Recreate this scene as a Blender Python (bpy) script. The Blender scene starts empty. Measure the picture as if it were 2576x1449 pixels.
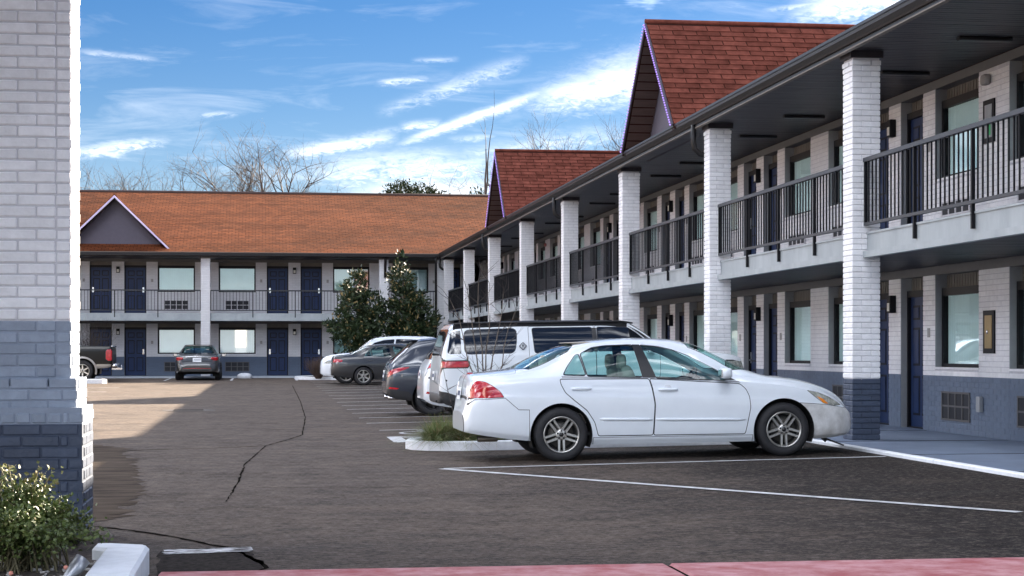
import bpy, bmesh, math, random
import numpy as np
from mathutils import Vector, Matrix, geometry
random.seed(7)
R = math.radians
scene = bpy.context.scene
COL = scene.collection
# World axes: +Y runs away from the camera along the right wing, +X points towards that wing.
# ---------------------------------------------------------------- camera
cam_d = bpy.data.cameras.new('camera'); cam = bpy.data.objects.new('camera', cam_d); COL.objects.link(cam)
CAM_H = 1.36
cam.location = (0, 0, CAM_H); cam.rotation_euler = (R(90), 0, R(-8.0))
cam_d.sensor_width = 36; cam_d.lens = 36*4470/2576; cam_d.shift_y = 155.5/2576
cam_d.clip_end = 3000; cam_d.clip_start = 0.1
scene.camera = cam
# ---------------------------------------------------------------- light
SUN = Vector((1.72, 1.65, 1.0)).normalized()
SUN_EL = math.asin(SUN.z); SUN_AZ = math.atan2(SUN.x, SUN.y)
sun_d = bpy.data.lights.new('sun', 'SUN'); sun = bpy.data.objects.new('sun', sun_d); COL.objects.link(sun)
sun_d.energy = 4.8; sun_d.angle = R(0.53); sun_d.color = (1.0, 0.86, 0.68)
sun.rotation_euler = SUN.to_track_quat('Z', 'Y').to_euler(); sun.location = (40, 40, 30)
scene.view_settings.view_transform = 'Standard'; scene.view_settings.look = 'None'
scene.view_settings.gamma = 1.0; scene.view_settings.use_curve_mapping = False
scene.view_settings.exposure = 2.75
try:
    scene.cycles.max_bounces = 6; scene.cycles.transparent_max_bounces = 12
    scene.cycles.caustics_reflective = False; scene.cycles.caustics_refractive = False
    scene.cycles.use_denoising = True; scene.cycles.sample_clamp_indirect = 6
except Exception: pass
world = bpy.data.worlds.new('World'); scene.world = world; world.use_nodes = True
SKY_W = 11.0  # noise seed that leaves the view in a gap between cloud banks
def build_sky():
    nt = world.node_tree; N = nt.nodes; L = nt.links; N.clear()
    out = N.new('ShaderNodeOutputWorld'); bg = N.new('ShaderNodeBackground')
    L.new(bg.outputs[0], out.inputs[0]); bg.inputs[1].default_value = 0.05
    sky = N.new('ShaderNodeTexSky'); sky.sky_type = 'NISHITA'; sky.sun_disc = False
    sky.sun_elevation = SUN_EL; sky.sun_rotation = SUN_AZ
    sky.air_density = 1.0; sky.dust_density = 0.3; sky.ozone_density = 3.0; sky.altitude = 100
    hs = N.new('ShaderNodeHueSaturation'); hs.inputs['Saturation'].default_value = 1.35; hs.inputs['Value'].default_value = 0.30
    L.new(sky.outputs[0], hs.inputs['Color'])
    tint = N.new('ShaderNodeMix'); tint.data_type = 'RGBA'; tint.blend_type = 'MULTIPLY'; tint.inputs[0].default_value = 1; L.new(hs.outputs[0], tint.inputs[6]); tint.inputs[7].default_value = (.62, .80, 1.05, 1)
    tc = N.new('ShaderNodeTexCoord'); sp = N.new('ShaderNodeSeparateXYZ'); L.new(tc.outputs['Generated'], sp.inputs[0])
    def mth(op, a, b=None, c=None, clamp=False):
        n = N.new('ShaderNodeMath'); n.operation = op; n.use_clamp = clamp
        for i, v in enumerate((a, b, c)):
            if v is None: continue
            if isinstance(v, (int, float)): n.inputs[i].default_value = v
            else: L.new(v, n.inputs[i])
        return n.outputs[0]
    az = mth('ARCTAN2', sp.outputs[0], sp.outputs[1]); el = mth('ARCSINE', sp.outputs[2])
    cv = N.new('ShaderNodeCombineXYZ'); L.new(az, cv.inputs[0]); L.new(el, cv.inputs[1])
    def noise(scale, sx, sy, rot=0, det=5, rough=.6, dist=0.0, off=(0, 0, 0)):
        mp = N.new('ShaderNodeMapping'); mp.inputs['Scale'].default_value = (sx, sy, 1); mp.inputs['Rotation'].default_value = (0, 0, rot)
        mp.inputs['Location'].default_value = off
        L.new(cv.outputs[0], mp.inputs[0]); n = N.new('ShaderNodeTexNoise'); n.inputs['Scale'].default_value = scale
        n.inputs['Detail'].default_value = det; n.inputs['Roughness'].default_value = rough; n.inputs['Distortion'].default_value = dist
        L.new(mp.outputs[0], n.inputs['Vector']); return n.outputs['Fac']
    def ramp(v, a, b):
        return mth('SMOOTH_MIN', mth('DIVIDE', mth('SUBTRACT', v, a), b-a, clamp=True), 1.0, 0.01)
    n1 = noise(1.0, 10, 60, rot=R(-6), det=7, rough=.62, dist=.6)          # long wind-drawn wisps
    n2 = noise(1.0, 45, 160, rot=R(-9), det=6, rough=.6, dist=.8, off=(3, 1, 0))
    n4 = noise(1.0, 150, 420, rot=R(-8), det=5, rough=.65, dist=1.0, off=(5, 9, 0))
    n3 = noise(1.0, 5, 22, rot=R(-12), det=4, off=(7, 2, 0))
    total = None
    def add(m):
        nonlocal total
        total = m if total is None else mth('MAXIMUM', total, m)
    # thin haze of wisps everywhere on the sky, more of it low down
    low = mth('SUBTRACT', 1.0, mth('DIVIDE', mth('ABSOLUTE', el), 0.16), clamp=True)
    mp = N.new('ShaderNodeMapping'); mp.inputs['Scale'].default_value = (1, 1, 2.6); L.new(tc.outputs['Generated'], mp.inputs[0])
    cn = N.new('ShaderNodeTexNoise'); cn.noise_dimensions = '4D'; cn.inputs['W'].default_value = SKY_W; cn.inputs['Scale'].default_value = 2.3; cn.inputs['Detail'].default_value = 7; cn.inputs['Roughness'].default_value = .58; cn.inputs['Distortion'].default_value = .35
    L.new(mp.outputs[0], cn.inputs['Vector'])
    base = ramp(mth('ADD', cn.outputs['Fac'], mth('MULTIPLY', mth('SUBTRACT', n1, .5), .12)), .50, .68)      # extra bright cloud banks added around the view to lift the shade
    wisp = mth('MULTIPLY', ramp(n1, .50, .78), mth('ADD', .22, mth('MULTIPLY', low, .5)), clamp=True); add(wisp)
    def D(px, py): return ((px-1288)/4470 + R(8), (880-py)/4470)
    def streak(p, q, wid, gain, soft=.5, taper=0.0):
        (a0, e0), (a1, e1) = D(*p), D(*q); ln = math.hypot(a1-a0, e1-e0); ca, sa = (a1-a0)/ln, (e1-e0)/ln; w = wid/4470
        da = mth('SUBTRACT', az, a0); de = mth('SUBTRACT', el, e0)
        s = mth('DIVIDE', mth('ADD', mth('MULTIPLY', da, ca), mth('MULTIPLY', de, sa)), ln)
        d = mth('ADD', mth('MULTIPLY', da, -sa), mth('MULTIPLY', de, ca))
        d = mth('ADD', d, mth('ADD', mth('MULTIPLY', mth('SUBTRACT', n1, .5), w*1.6), mth('MULTIPLY', mth('SUBTRACT', n4, .5), w*2.2)))
        ww = mth('MULTIPLY', w, mth('ADD', 1.0, mth('MULTIPLY', s, taper)))
        g = mth('DIVIDE', d, ww); g = mth('EXPONENT', mth('MULTIPLY', mth('MULTIPLY', g, g), -1.0))
        e = mth('SUBTRACT', 1.0, mth('POWER', mth('ABSOLUTE', mth('SUBTRACT', mth('MULTIPLY', s, 2.0), 1.0)), 2.2), clamp=True)
        soft = min(.95, soft+.3); tex = mth('ADD', 1.0-soft, mth('MULTIPLY', ramp(mth('ADD', mth('MULTIPLY', n2, .45), mth('MULTIPLY', n4, .55)), .36, .62), soft))
        add(mth('MULTIPLY', mth('MULTIPLY', mth('MULTIPLY', g, e), tex), gain))
    streak((985, 374), (1400, 225), 9, 1.0, .25, .5)        # vapour trail
    streak((1300, 268), (1900, 130), 34, 1.0, .3, .9)       # its spread-out end
    streak((940, 295), (1340, 150), 14, .55, .7, .5)
    streak((700, 398), (1010, 345), 15, 1.0, .35)
    streak((160, 410), (450, 360), 14, .9, .6)
    streak((160, 395), (340, 402), 9, .8, .4)
    streak((940, 214), (1085, 203), 8, .8, .65)
    streak((1000, 328), (1118, 314), 10, .8, .65)
    streak((940, 340), (1020, 330), 8, .45, .65)
    streak((500, 300), (610, 295), 8, .45, .65)
    streak((1030, 160), (1160, 155), 6, .35, .65)
    streak((200, 155), (420, 170), 7, .42, .4)
    streak((1120, 356), (1260, 346), 9, .45, .65)
    streak((740, 435), (1300, 425), 42, .75, .6)
    streak((840, 490), (1350, 470), 26, .9, .3)
    streak((1100, 400), (1620, 330), 24, .55, .7)
    streak((1950, 60), (2500, -30), 34, 1.0, .3, .6)
    streak((1900, 45), (2120, 25), 7, .6, .4)
    def over(under, alpha, col):
        m = N.new('ShaderNodeMix'); m.data_type = 'RGBA'; L.new(alpha, m.inputs[0]); L.new(under, m.inputs[6]); m.inputs[7].default_value = (*col, 1); return m.outputs[2]
    c = over(tint.outputs[2], mth('MULTIPLY', mth('POWER', base, 1.4), .9, clamp=True), (52, 54, 57.5))
    c = over(c, mth('MULTIPLY', mth('EXPONENT', mth('DIVIDE', mth('ABSOLUTE', el), -.048)), .8, clamp=True), (5.2, 5.5, 5.9))
    c = over(c, mth('MULTIPLY', mth('POWER', mth('MAXIMUM', total, 0.0), 1.15), .95, clamp=True), (6.2, 6.2, 6.2))
    L.new(c, bg.inputs[0])
build_sky()

# ---------------------------------------------------------------- helpers
MATS = {}
def mat(name, col, rough=.6, metal=0.0, spec=.5, var=0.0, vscale=6.0, bump=0.0, bscale=60.0, coat=0.0, rnd=0.0, col2=None, emis=None, stretch=None, hard=.2):
    """procedural principled material; var / col2 mix by world-space noise, rnd varies from piece to piece"""
    if name in MATS: return MATS[name]
    m = bpy.data.materials.new(name); m.use_nodes = True; nt = m.node_tree; N = nt.nodes; L = nt.links
    b = N['Principled BSDF']; b.inputs['Base Color'].default_value = (*col, 1); b.inputs['Roughness'].default_value = rough
    b.inputs['Metallic'].default_value = metal; b.inputs['Specular IOR Level'].default_value = spec
    if coat: b.inputs['Coat Weight'].default_value = coat; b.inputs['Coat Roughness'].default_value = .04
    if emis: b.inputs['Emission Color'].default_value = (*emis[0], 1); b.inputs['Emission Strength'].default_value = emis[1]
    geo = N.new('ShaderNodeNewGeometry'); src = geo.outputs['Position']
    if stretch:
        mp = N.new('ShaderNodeMapping'); mp.inputs['Scale'].default_value = stretch; L.new(src, mp.inputs[0]); src = mp.outputs[0]
    c = None
    if var or col2:
        n = N.new('ShaderNodeTexNoise'); n.inputs['Scale'].default_value = vscale; n.inputs['Detail'].default_value = 6; n.inputs['Roughness'].default_value = .65
        L.new(src, n.inputs['Vector'])
        rp = N.new('ShaderNodeMapRange'); rp.inputs[1].default_value = .5-hard; rp.inputs[2].default_value = .5+hard; L.new(n.outputs['Fac'], rp.inputs[0])
        mx = N.new('ShaderNodeMix'); mx.data_type = 'RGBA'; L.new(rp.outputs[0], mx.inputs[0])
        if col2: mx.inputs[6].default_value = (*col, 1); mx.inputs[7].default_value = (*col2, 1)
        else:
            mx.inputs[6].default_value = (*[max(0, v*(1-var)) for v in col], 1); mx.inputs[7].default_value = (*[min(1, v*(1+var)) for v in col], 1)
        c = mx.outputs[2]
    if rnd:
        oi = N.new('ShaderNodeObjectInfo'); r2 = N.new('ShaderNodeMapRange'); r2.inputs[3].default_value = 1-rnd; r2.inputs[4].default_value = 1+rnd
        L.new(oi.outputs['Random'], r2.inputs[0]); m2 = N.new('ShaderNodeMix'); m2.data_type = 'RGBA'; m2.blend_type = 'MULTIPLY'; m2.inputs[0].default_value = 1
        if c: L.new(c, m2.inputs[6])
        else: m2.inputs[6].default_value = (*col, 1)
        cc = N.new('ShaderNodeCombineColor'); [L.new(r2.outputs[0], cc.inputs[i]) for i in range(3)]; L.new(cc.outputs[0], m2.inputs[7]); c = m2.outputs[2]
    if c: L.new(c, b.inputs['Base Color'])
    if bump:
        n = N.new('ShaderNodeTexNoise'); n.inputs['Scale'].default_value = bscale; n.inputs['Detail'].default_value = 5; L.new(src, n.inputs['Vector'])
        bp = N.new('ShaderNodeBump'); bp.inputs['Strength'].default_value = bump; bp.inputs['Distance'].default_value = .01
        L.new(n.outputs['Fac'], bp.inputs['Height']); L.new(bp.outputs[0], b.inputs['Normal'])
    MATS[name] = m; return m
def glass(name, tint, refl, rough=.02, gcol=(1, 1, 1)):
    if name in MATS: return MATS[name]
    m = bpy.data.materials.new(name); m.use_nodes = True; nt = m.node_tree; N = nt.nodes; L = nt.links; N.remove(N['Principled BSDF'])
    out = N['Material Output']; t = N.new('ShaderNodeBsdfTransparent'); t.inputs[0].default_value = (*tint, 1)
    g = N.new('ShaderNodeBsdfGlossy'); g.inputs['Roughness'].default_value = rough; g.inputs[0].default_value = (*gcol, 1)
    fr = N.new('ShaderNodeFresnel'); fr.inputs[0].default_value = 1.5
    ad = N.new('ShaderNodeMath'); ad.operation = 'ADD'; ad.use_clamp = True; ad.inputs[1].default_value = refl; L.new(fr.outputs[0], ad.inputs[0])
    ge = N.new('ShaderNodeNewGeometry'); iv = N.new('ShaderNodeMath'); iv.operation = 'SUBTRACT'; iv.inputs[0].default_value = 1.0; L.new(ge.outputs['Backfacing'], iv.inputs[1])
    ml = N.new('ShaderNodeMath'); ml.operation = 'MULTIPLY'; L.new(ad.outputs[0], ml.inputs[0]); L.new(iv.outputs[0], ml.inputs[1]); ad = ml          # one reflection per pane
    mx = N.new('ShaderNodeMixShader'); L.new(ad.outputs[0], mx.inputs[0]); L.new(t.outputs[0], mx.inputs[1]); L.new(g.outputs[0], mx.inputs[2]); L.new(mx.outputs[0], out.inputs[0])
    MATS[name] = m; return m

ORG = Vector((0, 0, 0))
class MB:
    """collects shapes; build() links them as ONE mesh object"""
    def __init__(s): s.v = []; s.f = []; s.m = []; s.sm = []
    def add(s, vs, fs, mi=0, smooth=False):
        o = len(s.v); s.v += [tuple(p) for p in vs]; s.f += [tuple(i+o for i in q) for q in fs]; s.m += [mi]*len(fs); s.sm += [smooth]*len(fs)
        return s
    def box(s, a, b, mi=0):
        x0, y0, z0 = [min(a[i], b[i]) for i in range(3)]; x1, y1, z1 = [max(a[i], b[i]) for i in range(3)]
        return s.add([(x0,y0,z0),(x1,y0,z0),(x1,y1,z0),(x0,y1,z0),(x0,y0,z1),(x1,y0,z1),(x1,y1,z1),(x0,y1,z1)],
                     [(0,3,2,1),(4,5,6,7),(0,1,5,4),(1,2,6,5),(2,3,7,6),(3,0,4,7)], mi)
    def prism(s, poly, z0, z1, mi=0):
        n = len(poly); vs = [(p[0], p[1], z0) for p in poly]+[(p[0], p[1], z1) for p in poly]
        return s.add(vs, [tuple(range(n-1, -1, -1)), tuple(range(n, 2*n))]+[(i, (i+1) % n, (i+1) % n+n, i+n) for i in range(n)], mi)
    def extrude(s, poly3, vec, mi=0):
        n = len(poly3); d = Vector(vec); vs = [Vector(p) for p in poly3]; vs = vs+[p+d for p in vs]
        return s.add(vs, [tuple(range(n-1, -1, -1)), tuple(range(n, 2*n))]+[(i, (i+1) % n, (i+1) % n+n, i+n) for i in range(n)], mi)
    def tube(s, pts, rad, n=8, mi=0, cap=True, smooth=True):
        pts = [Vector(p) for p in pts]; k = len(pts)
        if not hasattr(rad, '__len__'): rad = [rad]*k
        vs = []; up = Vector((0, 0, 1)); prev = None
        for i, p in enumerate(pts):
            d = (pts[min(i+1, k-1)]-pts[max(i-1, 0)])
            d = d.normalized() if d.length > 1e-9 else Vector((0, 0, 1))
            if prev is None:
                a = d.cross(up) if abs(d.z) < .95 else d.cross(Vector((1, 0, 0)))
            else: a = prev-d*prev.dot(d)
            a.normalize(); prev = a; b = d.cross(a)
            for j in range(n):
                t = 2*math.pi*j/n; vs.append(p+(a*math.cos(t)+b*math.sin(t))*rad[i])
        fs = [(i*n+j, i*n+(j+1) % n, (i+1)*n+(j+1) % n, (i+1)*n+j) for i in range(k-1) for j in range(n)]
        if cap: fs += [tuple(range(n-1, -1, -1)), tuple((k-1)*n+j for j in range(n))]
        return s.add(vs, fs, mi, smooth)
    def lathe(s, prof, n=24, axis='z', c=(0, 0, 0), mi=0, smooth=True):
        """prof: list of (radius, height)"""
        vs = []
        for r, h in prof:
            for j in range(n):
                t = 2*math.pi*j/n; a, b = r*math.cos(t), r*math.sin(t)
                p = {'z': (a, b, h), 'y': (a, h, b), 'x': (h, a, b)}[axis]; vs.append((p[0]+c[0], p[1]+c[1], p[2]+c[2]))
        k = len(prof); fs = [(i*n+j, i*n+(j+1) % n, (i+1)*n+(j+1) % n, (i+1)*n+j) for i in range(k-1) for j in range(n)]
        return s.add(vs, fs, mi, smooth)
    def blob(s, c, r, e=.5, nu=16, nv=10, mi=0, rot=None):
        """rounded box (superellipsoid)"""
        def sp(v, p): return math.copysign(abs(v)**p, v)
        vs = []
        for i in range(nv+1):
            a = -math.pi/2+math.pi*i/nv
            for j in range(nu):
                t = 2*math.pi*j/nu; p = Vector((r[0]*sp(math.cos(a), e)*sp(math.cos(t), e), r[1]*sp(math.cos(a), e)*sp(math.sin(t), e), r[2]*sp(math.sin(a), e)))
                if rot is not None: p = rot @ p
                vs.append(p+Vector(c))
        fs = [(i*nu+j, i*nu+(j+1) % nu, (i+1)*nu+(j+1) % nu, (i+1)*nu+j) for i in range(nv) for j in range(nu)]
        return s.add(vs, fs, mi, True)
    def mesh(s, name, mats, org=None):
        o = ORG if org is None else org; me = bpy.data.meshes.new(name)
        me.from_pydata([(v[0]-o[0], v[1]-o[1], v[2]-o[2]) for v in s.v], [], s.f)
        for m in (mats if isinstance(mats, (list, tuple)) else [mats]): me.materials.append(m)
        me.polygons.foreach_set('material_index', s.m); me.polygons.foreach_set('use_smooth', s.sm); me.update(); return me
    def build(s, name, mats, parent=None, org=None, kind=None, bevel=0):
        me = s.mesh(name, mats, org)
        if bevel: bevel_mesh(me, bevel)
        o = bpy.data.objects.new(name, me); COL.objects.link(o); o.parent = parent
        if kind: o['kind'] = kind
        return o
def bevel_mesh(me, w, seg=1):
    bm = bmesh.new(); bm.from_mesh(me); bmesh.ops.remove_doubles(bm, verts=bm.verts, dist=1e-5)
    ed = [e for e in bm.edges if len(e.link_faces) == 2 and e.calc_face_angle(0) > .6]
    bmesh.ops.bevel(bm, geom=ed, offset=w, segments=seg, affect='EDGES', profile=.5); bm.to_mesh(me); bm.free()
def piece(name, me, loc, parent, rot=None):
    o = bpy.data.objects.new(name, me); COL.objects.link(o); o.parent = parent; o.location = loc
    if rot is not None: o.rotation_euler = rot
    return o
def tag(o, label=None, cat=None, group=None, kind=None):
    if label: o['label'] = label
    if cat: o['category'] = cat
    if group: o['group'] = group
    if kind: o['kind'] = kind
    return o
def thing(name, label, cat, loc=(0, 0, 0), rz=0, group=None):
    o = bpy.data.objects.new(name, None); COL.objects.link(o); o.location = loc; o.rotation_euler = (0, 0, rz); o.empty_display_size = .3
    return tag(o, label, cat, group)
def clamp(v, a=0., b=1.): return max(a, min(b, v))
def gz(x, y):
    """height of the lot: falls away from the kerb of the wing, rises a little to the far building"""
    return .09*clamp((x-2)/5.4)+.13*clamp((y-45)/33.)
# ---------------------------------------------------------------- materials
white_brick = mat('painted white brick', (.82, .81, .82), .6, var=.08, vscale=9, bump=.5, bscale=28, rnd=.07)
slate_wall = mat('painted slate wall brick', (.125, .16, .225), .5, var=.14, vscale=9, bump=.35, bscale=45, rnd=.06)
slate_brick = mat('painted slate brick', (.05, .066, .105), .5, var=.15, vscale=9, bump=.55, bscale=28, rnd=.12)
pale_slate = mat('painted pale slate brick', (.27, .315, .39), .5, var=.12, vscale=9, bump=.55, bscale=28, rnd=.10)
white_mortar = mat('painted mortar', (.58, .57, .60), .8, var=.1, vscale=12, bump=.3)
slate_mortar = mat('painted slate mortar', (.05, .065, .10), .7, var=.1, vscale=12, bump=.3)
pale_slate_mortar = mat('painted pale slate mortar', (.26, .30, .37), .7, var=.1, vscale=12, bump=.3)
trim_grey = mat('grey trim paint', (.105, .10, .10), .55, var=.08)
reveal_grey = mat('grey reveal paint', (.34, .35, .36), .6, var=.08)
siding = mat('brown grey siding', (.155, .14, .125), .65, var=.15, vscale=3, bump=.2)
soffit_m = mat('dark soffit board', (.034, .031, .037), .45, spec=.3, var=.25, vscale=2.5)
gutter_m = mat('dark bronze gutter', (.012, .0105, .011), .4, spec=.3)
gutter_lip = mat('weathered gutter edge', (.16, .13, .105), .6)
black_metal = mat('black painted steel', (.007, .007, .009), .5, spec=.2)
rail_top = mat('dark grey rail cap', (.035, .038, .045), .42, spec=.35)
steel_m = mat('grey painted steel fascia', (.27, .30, .32), .5, metal=.15, col2=(.38, .415, .43), vscale=2.5, stretch=(1, 1, .4))
floor_m = mat('blue grey walkway paint', (.14, .175, .245), .55, spec=.35, var=.18, vscale=1.4, bump=.15)
kerb_white = mat('worn white kerb paint', (.74, .76, .80), .6, var=.10, vscale=8, bump=.5, bscale=30)
kerb_red = mat('faded red kerb paint', (.34, .105, .112), .85, spec=.1, col2=(.50, .27, .28), vscale=5, bump=.8, bscale=50, hard=.14)
door_blue = mat('navy door paint', (.015, .031, .09), .42, spec=.25, var=.1, vscale=3)
door_frame = mat('dark door frame', (.008, .008, .010), .5, spec=.25)
grille_dark = mat('dark vent cell', (.012, .013, .018), .6)
curtain_m = mat('pale curtain', (.84, .90, .89), .8, var=.06, vscale=2)
paint_line = mat('white road paint', (.66, .66, .68), .7, spec=.15, col2=(.36, .355, .36), vscale=5, bump=.3)
crack_m = mat('crack in asphalt', (.012, .0105, .0095), 1.0, spec=0)
shingle_m = mat('rust brown shingle', (.140, .046, .033), 1.0, spec=0, var=.35, vscale=4, bump=.6, bscale=90, rnd=.20)
shingle_far = mat('sun faded rust shingle', (.235, .062, .02), .9, spec=.1, col2=(.15, .042, .016), vscale=.5, bump=.6, bscale=40, stretch=(.25, 1, 1))
stucco_m = mat('purple grey stucco', (.09, .083, .11), .8, var=.06, bump=.3)
fascia_m = mat('off white fascia', (.62, .60, .62), .6)
window_glass = glass('window glass', (.88, .99, .995), .30, gcol=(.97, 1.0, 1.0))
wing_glass = glass('gallery window glass', (.93, 1.0, 1.0), .07, gcol=(.9, 1.0, 1.0))
chrome = mat('chrome', (.75, .75, .77), .12, metal=1.0)
soil_m = mat('dark mulch', (.035, .026, .02), .95, col2=(.075, .055, .04), vscale=25, bump=1.0, bscale=60)
concrete_m = mat('grey concrete', (.34, .33, .32), .8, var=.15, bump=.4)

def asphalt():
    m = bpy.data.materials.new('asphalt'); m.use_nodes = True; nt = m.node_tree; N = nt.nodes; L = nt.links; b = N['Principled BSDF']
    g = N.new('ShaderNodeNewGeometry'); P = g.outputs['Position']; sp = N.new('ShaderNodeSeparateXYZ'); L.new(P, sp.inputs[0])
    def noise(scale, det=6, rough=.65, st=None):
        src = P
        if st: mp = N.new('ShaderNodeMapping'); mp.inputs['Scale'].default_value = st; L.new(P, mp.inputs[0]); src = mp.outputs[0]
        n = N.new('ShaderNodeTexNoise'); n.inputs['Scale'].default_value = scale; n.inputs['Detail'].default_value = det; n.inputs['Roughness'].default_value = rough
        L.new(src, n.inputs['Vector']); return n.outputs['Fac']
    def mr(v, a, b_, c=0., d=1.):
        n = N.new('ShaderNodeMapRange'); n.inputs[1].default_value = a; n.inputs[2].default_value = b_; n.inputs[3].default_value = c; n.inputs[4].default_value = d; L.new(v, n.inputs[0]); return n.outputs[0]
    def mt(op, a, b_):
        n = N.new('ShaderNodeMath'); n.operation = op
        for i, v in enumerate((a, b_)):
            if isinstance(v, (int, float)): n.inputs[i].default_value = v
            else: L.new(v, n.inputs[i])
        return n.outputs[0]
    def mix(f, a, c, mode='MIX'):
        n = N.new('ShaderNodeMix'); n.data_type = 'RGBA'; n.blend_type = mode
        if isinstance(f, float): n.inputs[0].default_value = f
        else: L.new(f, n.inputs[0])
        for i, v in ((6, a), (7, c)):
            if isinstance(v, tuple): n.inputs[i].default_value = (*v, 1)
            else: L.new(v, n.inputs[i])
        return n.outputs[2]
    big = noise(.35, 4); streak = noise(1.0, 7, .75, (.20, 1.6, 1)); grain = noise(34, 4, .85); mid = noise(3.2, 7, .75); blotch = noise(.8, 6, .7); speck = noise(260, 2); g2 = noise(13, 5, .85)
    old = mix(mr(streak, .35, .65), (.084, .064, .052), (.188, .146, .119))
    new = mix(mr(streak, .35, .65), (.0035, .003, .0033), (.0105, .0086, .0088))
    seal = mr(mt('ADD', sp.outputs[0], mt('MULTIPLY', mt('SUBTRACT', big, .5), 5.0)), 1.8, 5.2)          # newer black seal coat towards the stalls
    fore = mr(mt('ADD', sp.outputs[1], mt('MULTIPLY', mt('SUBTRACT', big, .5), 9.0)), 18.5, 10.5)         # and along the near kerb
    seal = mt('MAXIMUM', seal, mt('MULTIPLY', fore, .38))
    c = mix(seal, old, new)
    c = mix(mr(mid, .42, .68, .0, .6), c, (.016, .012, .010)); c = mix(mr(blotch, .48, .68, .0, .55), c, (.014, .010, .009)); c = mix(mr(blotch, .46, .30, 0., .45), c, (.115, .085, .066))
    c = mix(mr(grain, .48, .66, 0., .5), c, (.13, .105, .088)); c = mix(mr(grain, .50, .36, 0., .65), c, (.010, .009, .009))
    c = mix(mr(g2, .51, .64, 0., .65), c, (.17, .14, .12)); c = mix(mr(g2, .48, .36, 0., .7), c, (.012, .010, .0095)); c = mix(mr(speck, .66, .78, 0., .4), c, (.22, .205, .19))
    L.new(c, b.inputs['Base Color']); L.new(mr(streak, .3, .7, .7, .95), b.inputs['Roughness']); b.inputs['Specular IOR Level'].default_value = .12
    bp = N.new('ShaderNodeBump'); bp.inputs['Strength'].default_value = .8; bp.inputs['Distance'].default_value = .012
    L.new(mt('ADD', grain, mt('MULTIPLY', speck, .5)), bp.inputs['Height']); L.new(bp.outputs[0], b.inputs['Normal']); return m
ASPH = asphalt()
# ---------------------------------------------------------------- the lot
def sheet(mb, xs, ys, lift=0.0):
    vs = [(x, y, gz(x, y)+lift) for y in ys for x in xs]; n = len(xs)
    return mb.add(vs, [(j*n+i, j*n+i+1, (j+1)*n+i+1, (j+1)*n+i) for j in range(len(ys)-1) for i in range(n-1)])
xs = [-900, -200, -60, -30, -15, -8, -4, -2, 0, 1]+[2+.45*i for i in range(13)]+[9, 15, 40, 200, 900]
ys = [-900, -100, -20, 0, 8]+[12+3*i for i in range(11)]+[45+3*i for i in range(12)]+[81, 90, 120, 300, 900]
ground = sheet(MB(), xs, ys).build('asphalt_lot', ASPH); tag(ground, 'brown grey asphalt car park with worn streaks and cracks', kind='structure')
def ribbon(pts, wid, lift=.004, jit=0.0, step=.12):
    """strip lying on the lot along a polyline"""
    P = [Vector((p[0], p[1], 0)) for p in pts]; Q = [P[0]]
    for a, b in zip(P, P[1:]):
        n = max(1, int((b-a).length/step)); Q += [a.lerp(b, (i+1)/n) for i in range(n)]
    mb = MB(); vs = []
    for i, p in enumerate(Q):
        d = (Q[min(i+1, len(Q)-1)]-Q[max(i-1, 0)]).normalized(); nrm = Vector((-d.y, d.x, 0))
        o = random.gauss(0, jit); w = wid*(.5+ (random.uniform(-.35, .5) if jit else 0))
        for s in (-1, 1):
            q = p+nrm*(o+s*w); vs.append((q.x, q.y, gz(q.x, q.y)+lift))
    return mb.add(vs, [(2*i, 2*i+1, 2*i+3, 2*i+2) for i in range(len(Q)-1)])
for pts, w in (([(-.32, 16.1), (-.24, 18.6), (-.21, 21.2), (.05, 25.4), (.36, 26.9), (.63, 28.5), (.86, 36), (.99, 47), (1.07, 64)], .016),
               ([(-3.4, 24.1), (-1.95, 24.35), (-1.39, 24.6), (-.65, 24.85), (.05, 25.36)], .05),
               ([(-1.4, 14.1), (-.98, 13.63), (-.66, 13.15), (-.38, 12.58), (-.2, 12.3), (.0, 11.4), (.02, 10.3)], .035),
               ([(-.1, 17.7), (1.0, 17.5), (1.5, 17.6)], .015), ([(1.2, 16.6), (2.4, 16.45), (3.0, 16.6)], .015), ([(-.2, 33), (.3, 33.2)], .05)):
    ribbon(pts, w, jit=w*.3).build('crack', crack_m, ground)
def irregular(pts, lift, name, m, jit=.05, step=.15):
    Q = []
    for a, b in zip(pts, pts[1:]+pts[:1]):
        a, b = Vector((*a, 0)), Vector((*b, 0)); n = max(1, int((b-a).length/step)); Q += [a.lerp(b, i/n)+Vector((random.gauss(0, jit), random.gauss(0, jit), 0)) for i in range(n)]
    res = geometry.delaunay_2d_cdt([Vector((q.x, q.y)) for q in Q], [(i, (i+1) % len(Q)) for i in range(len(Q))], [], 1, 1e-5)
    mb = MB().add([(v.x, v.y, gz(v.x, v.y)+lift) for v in res[0]], [tuple(f) for f in res[2]]); return mb.build(name, m, ground)
dirt_m = mat('crumbled dirty asphalt', (.032, .025, .020), 1.0, spec=.03, col2=(.115, .090, .072), vscale=3, bump=1.0, bscale=40, stretch=(.5, 1.6, 1))
patch_m = mat('coarse asphalt patch', (.014, .012, .012), 1.0, spec=.03, col2=(.055, .047, .043), vscale=22, bump=1.0, bscale=60)
irregular([(-3.6, 26), (-2.3, 25.9), (-1.9, 24.8), (-1.3, 19.4), (-1.1, 17.2), (-1.15, 14.8), (-1.35, 14.3), (-3.6, 14.3)], .004, 'dirt_patch', dirt_m, .07)
irregular([(-.62, 10.3), (-.05, 10.3), (.0, 11.6), (-.14, 12.2), (-.66, 12.2)], .004, 'asphalt_patch', patch_m, .025)
worn = mat('worn white paint bar', (.70, .70, .72), .8, spec=.1, col2=(.03, .026, .024), vscale=7, bump=.6, stretch=(.7, 2.2, 1), hard=.06)
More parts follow.
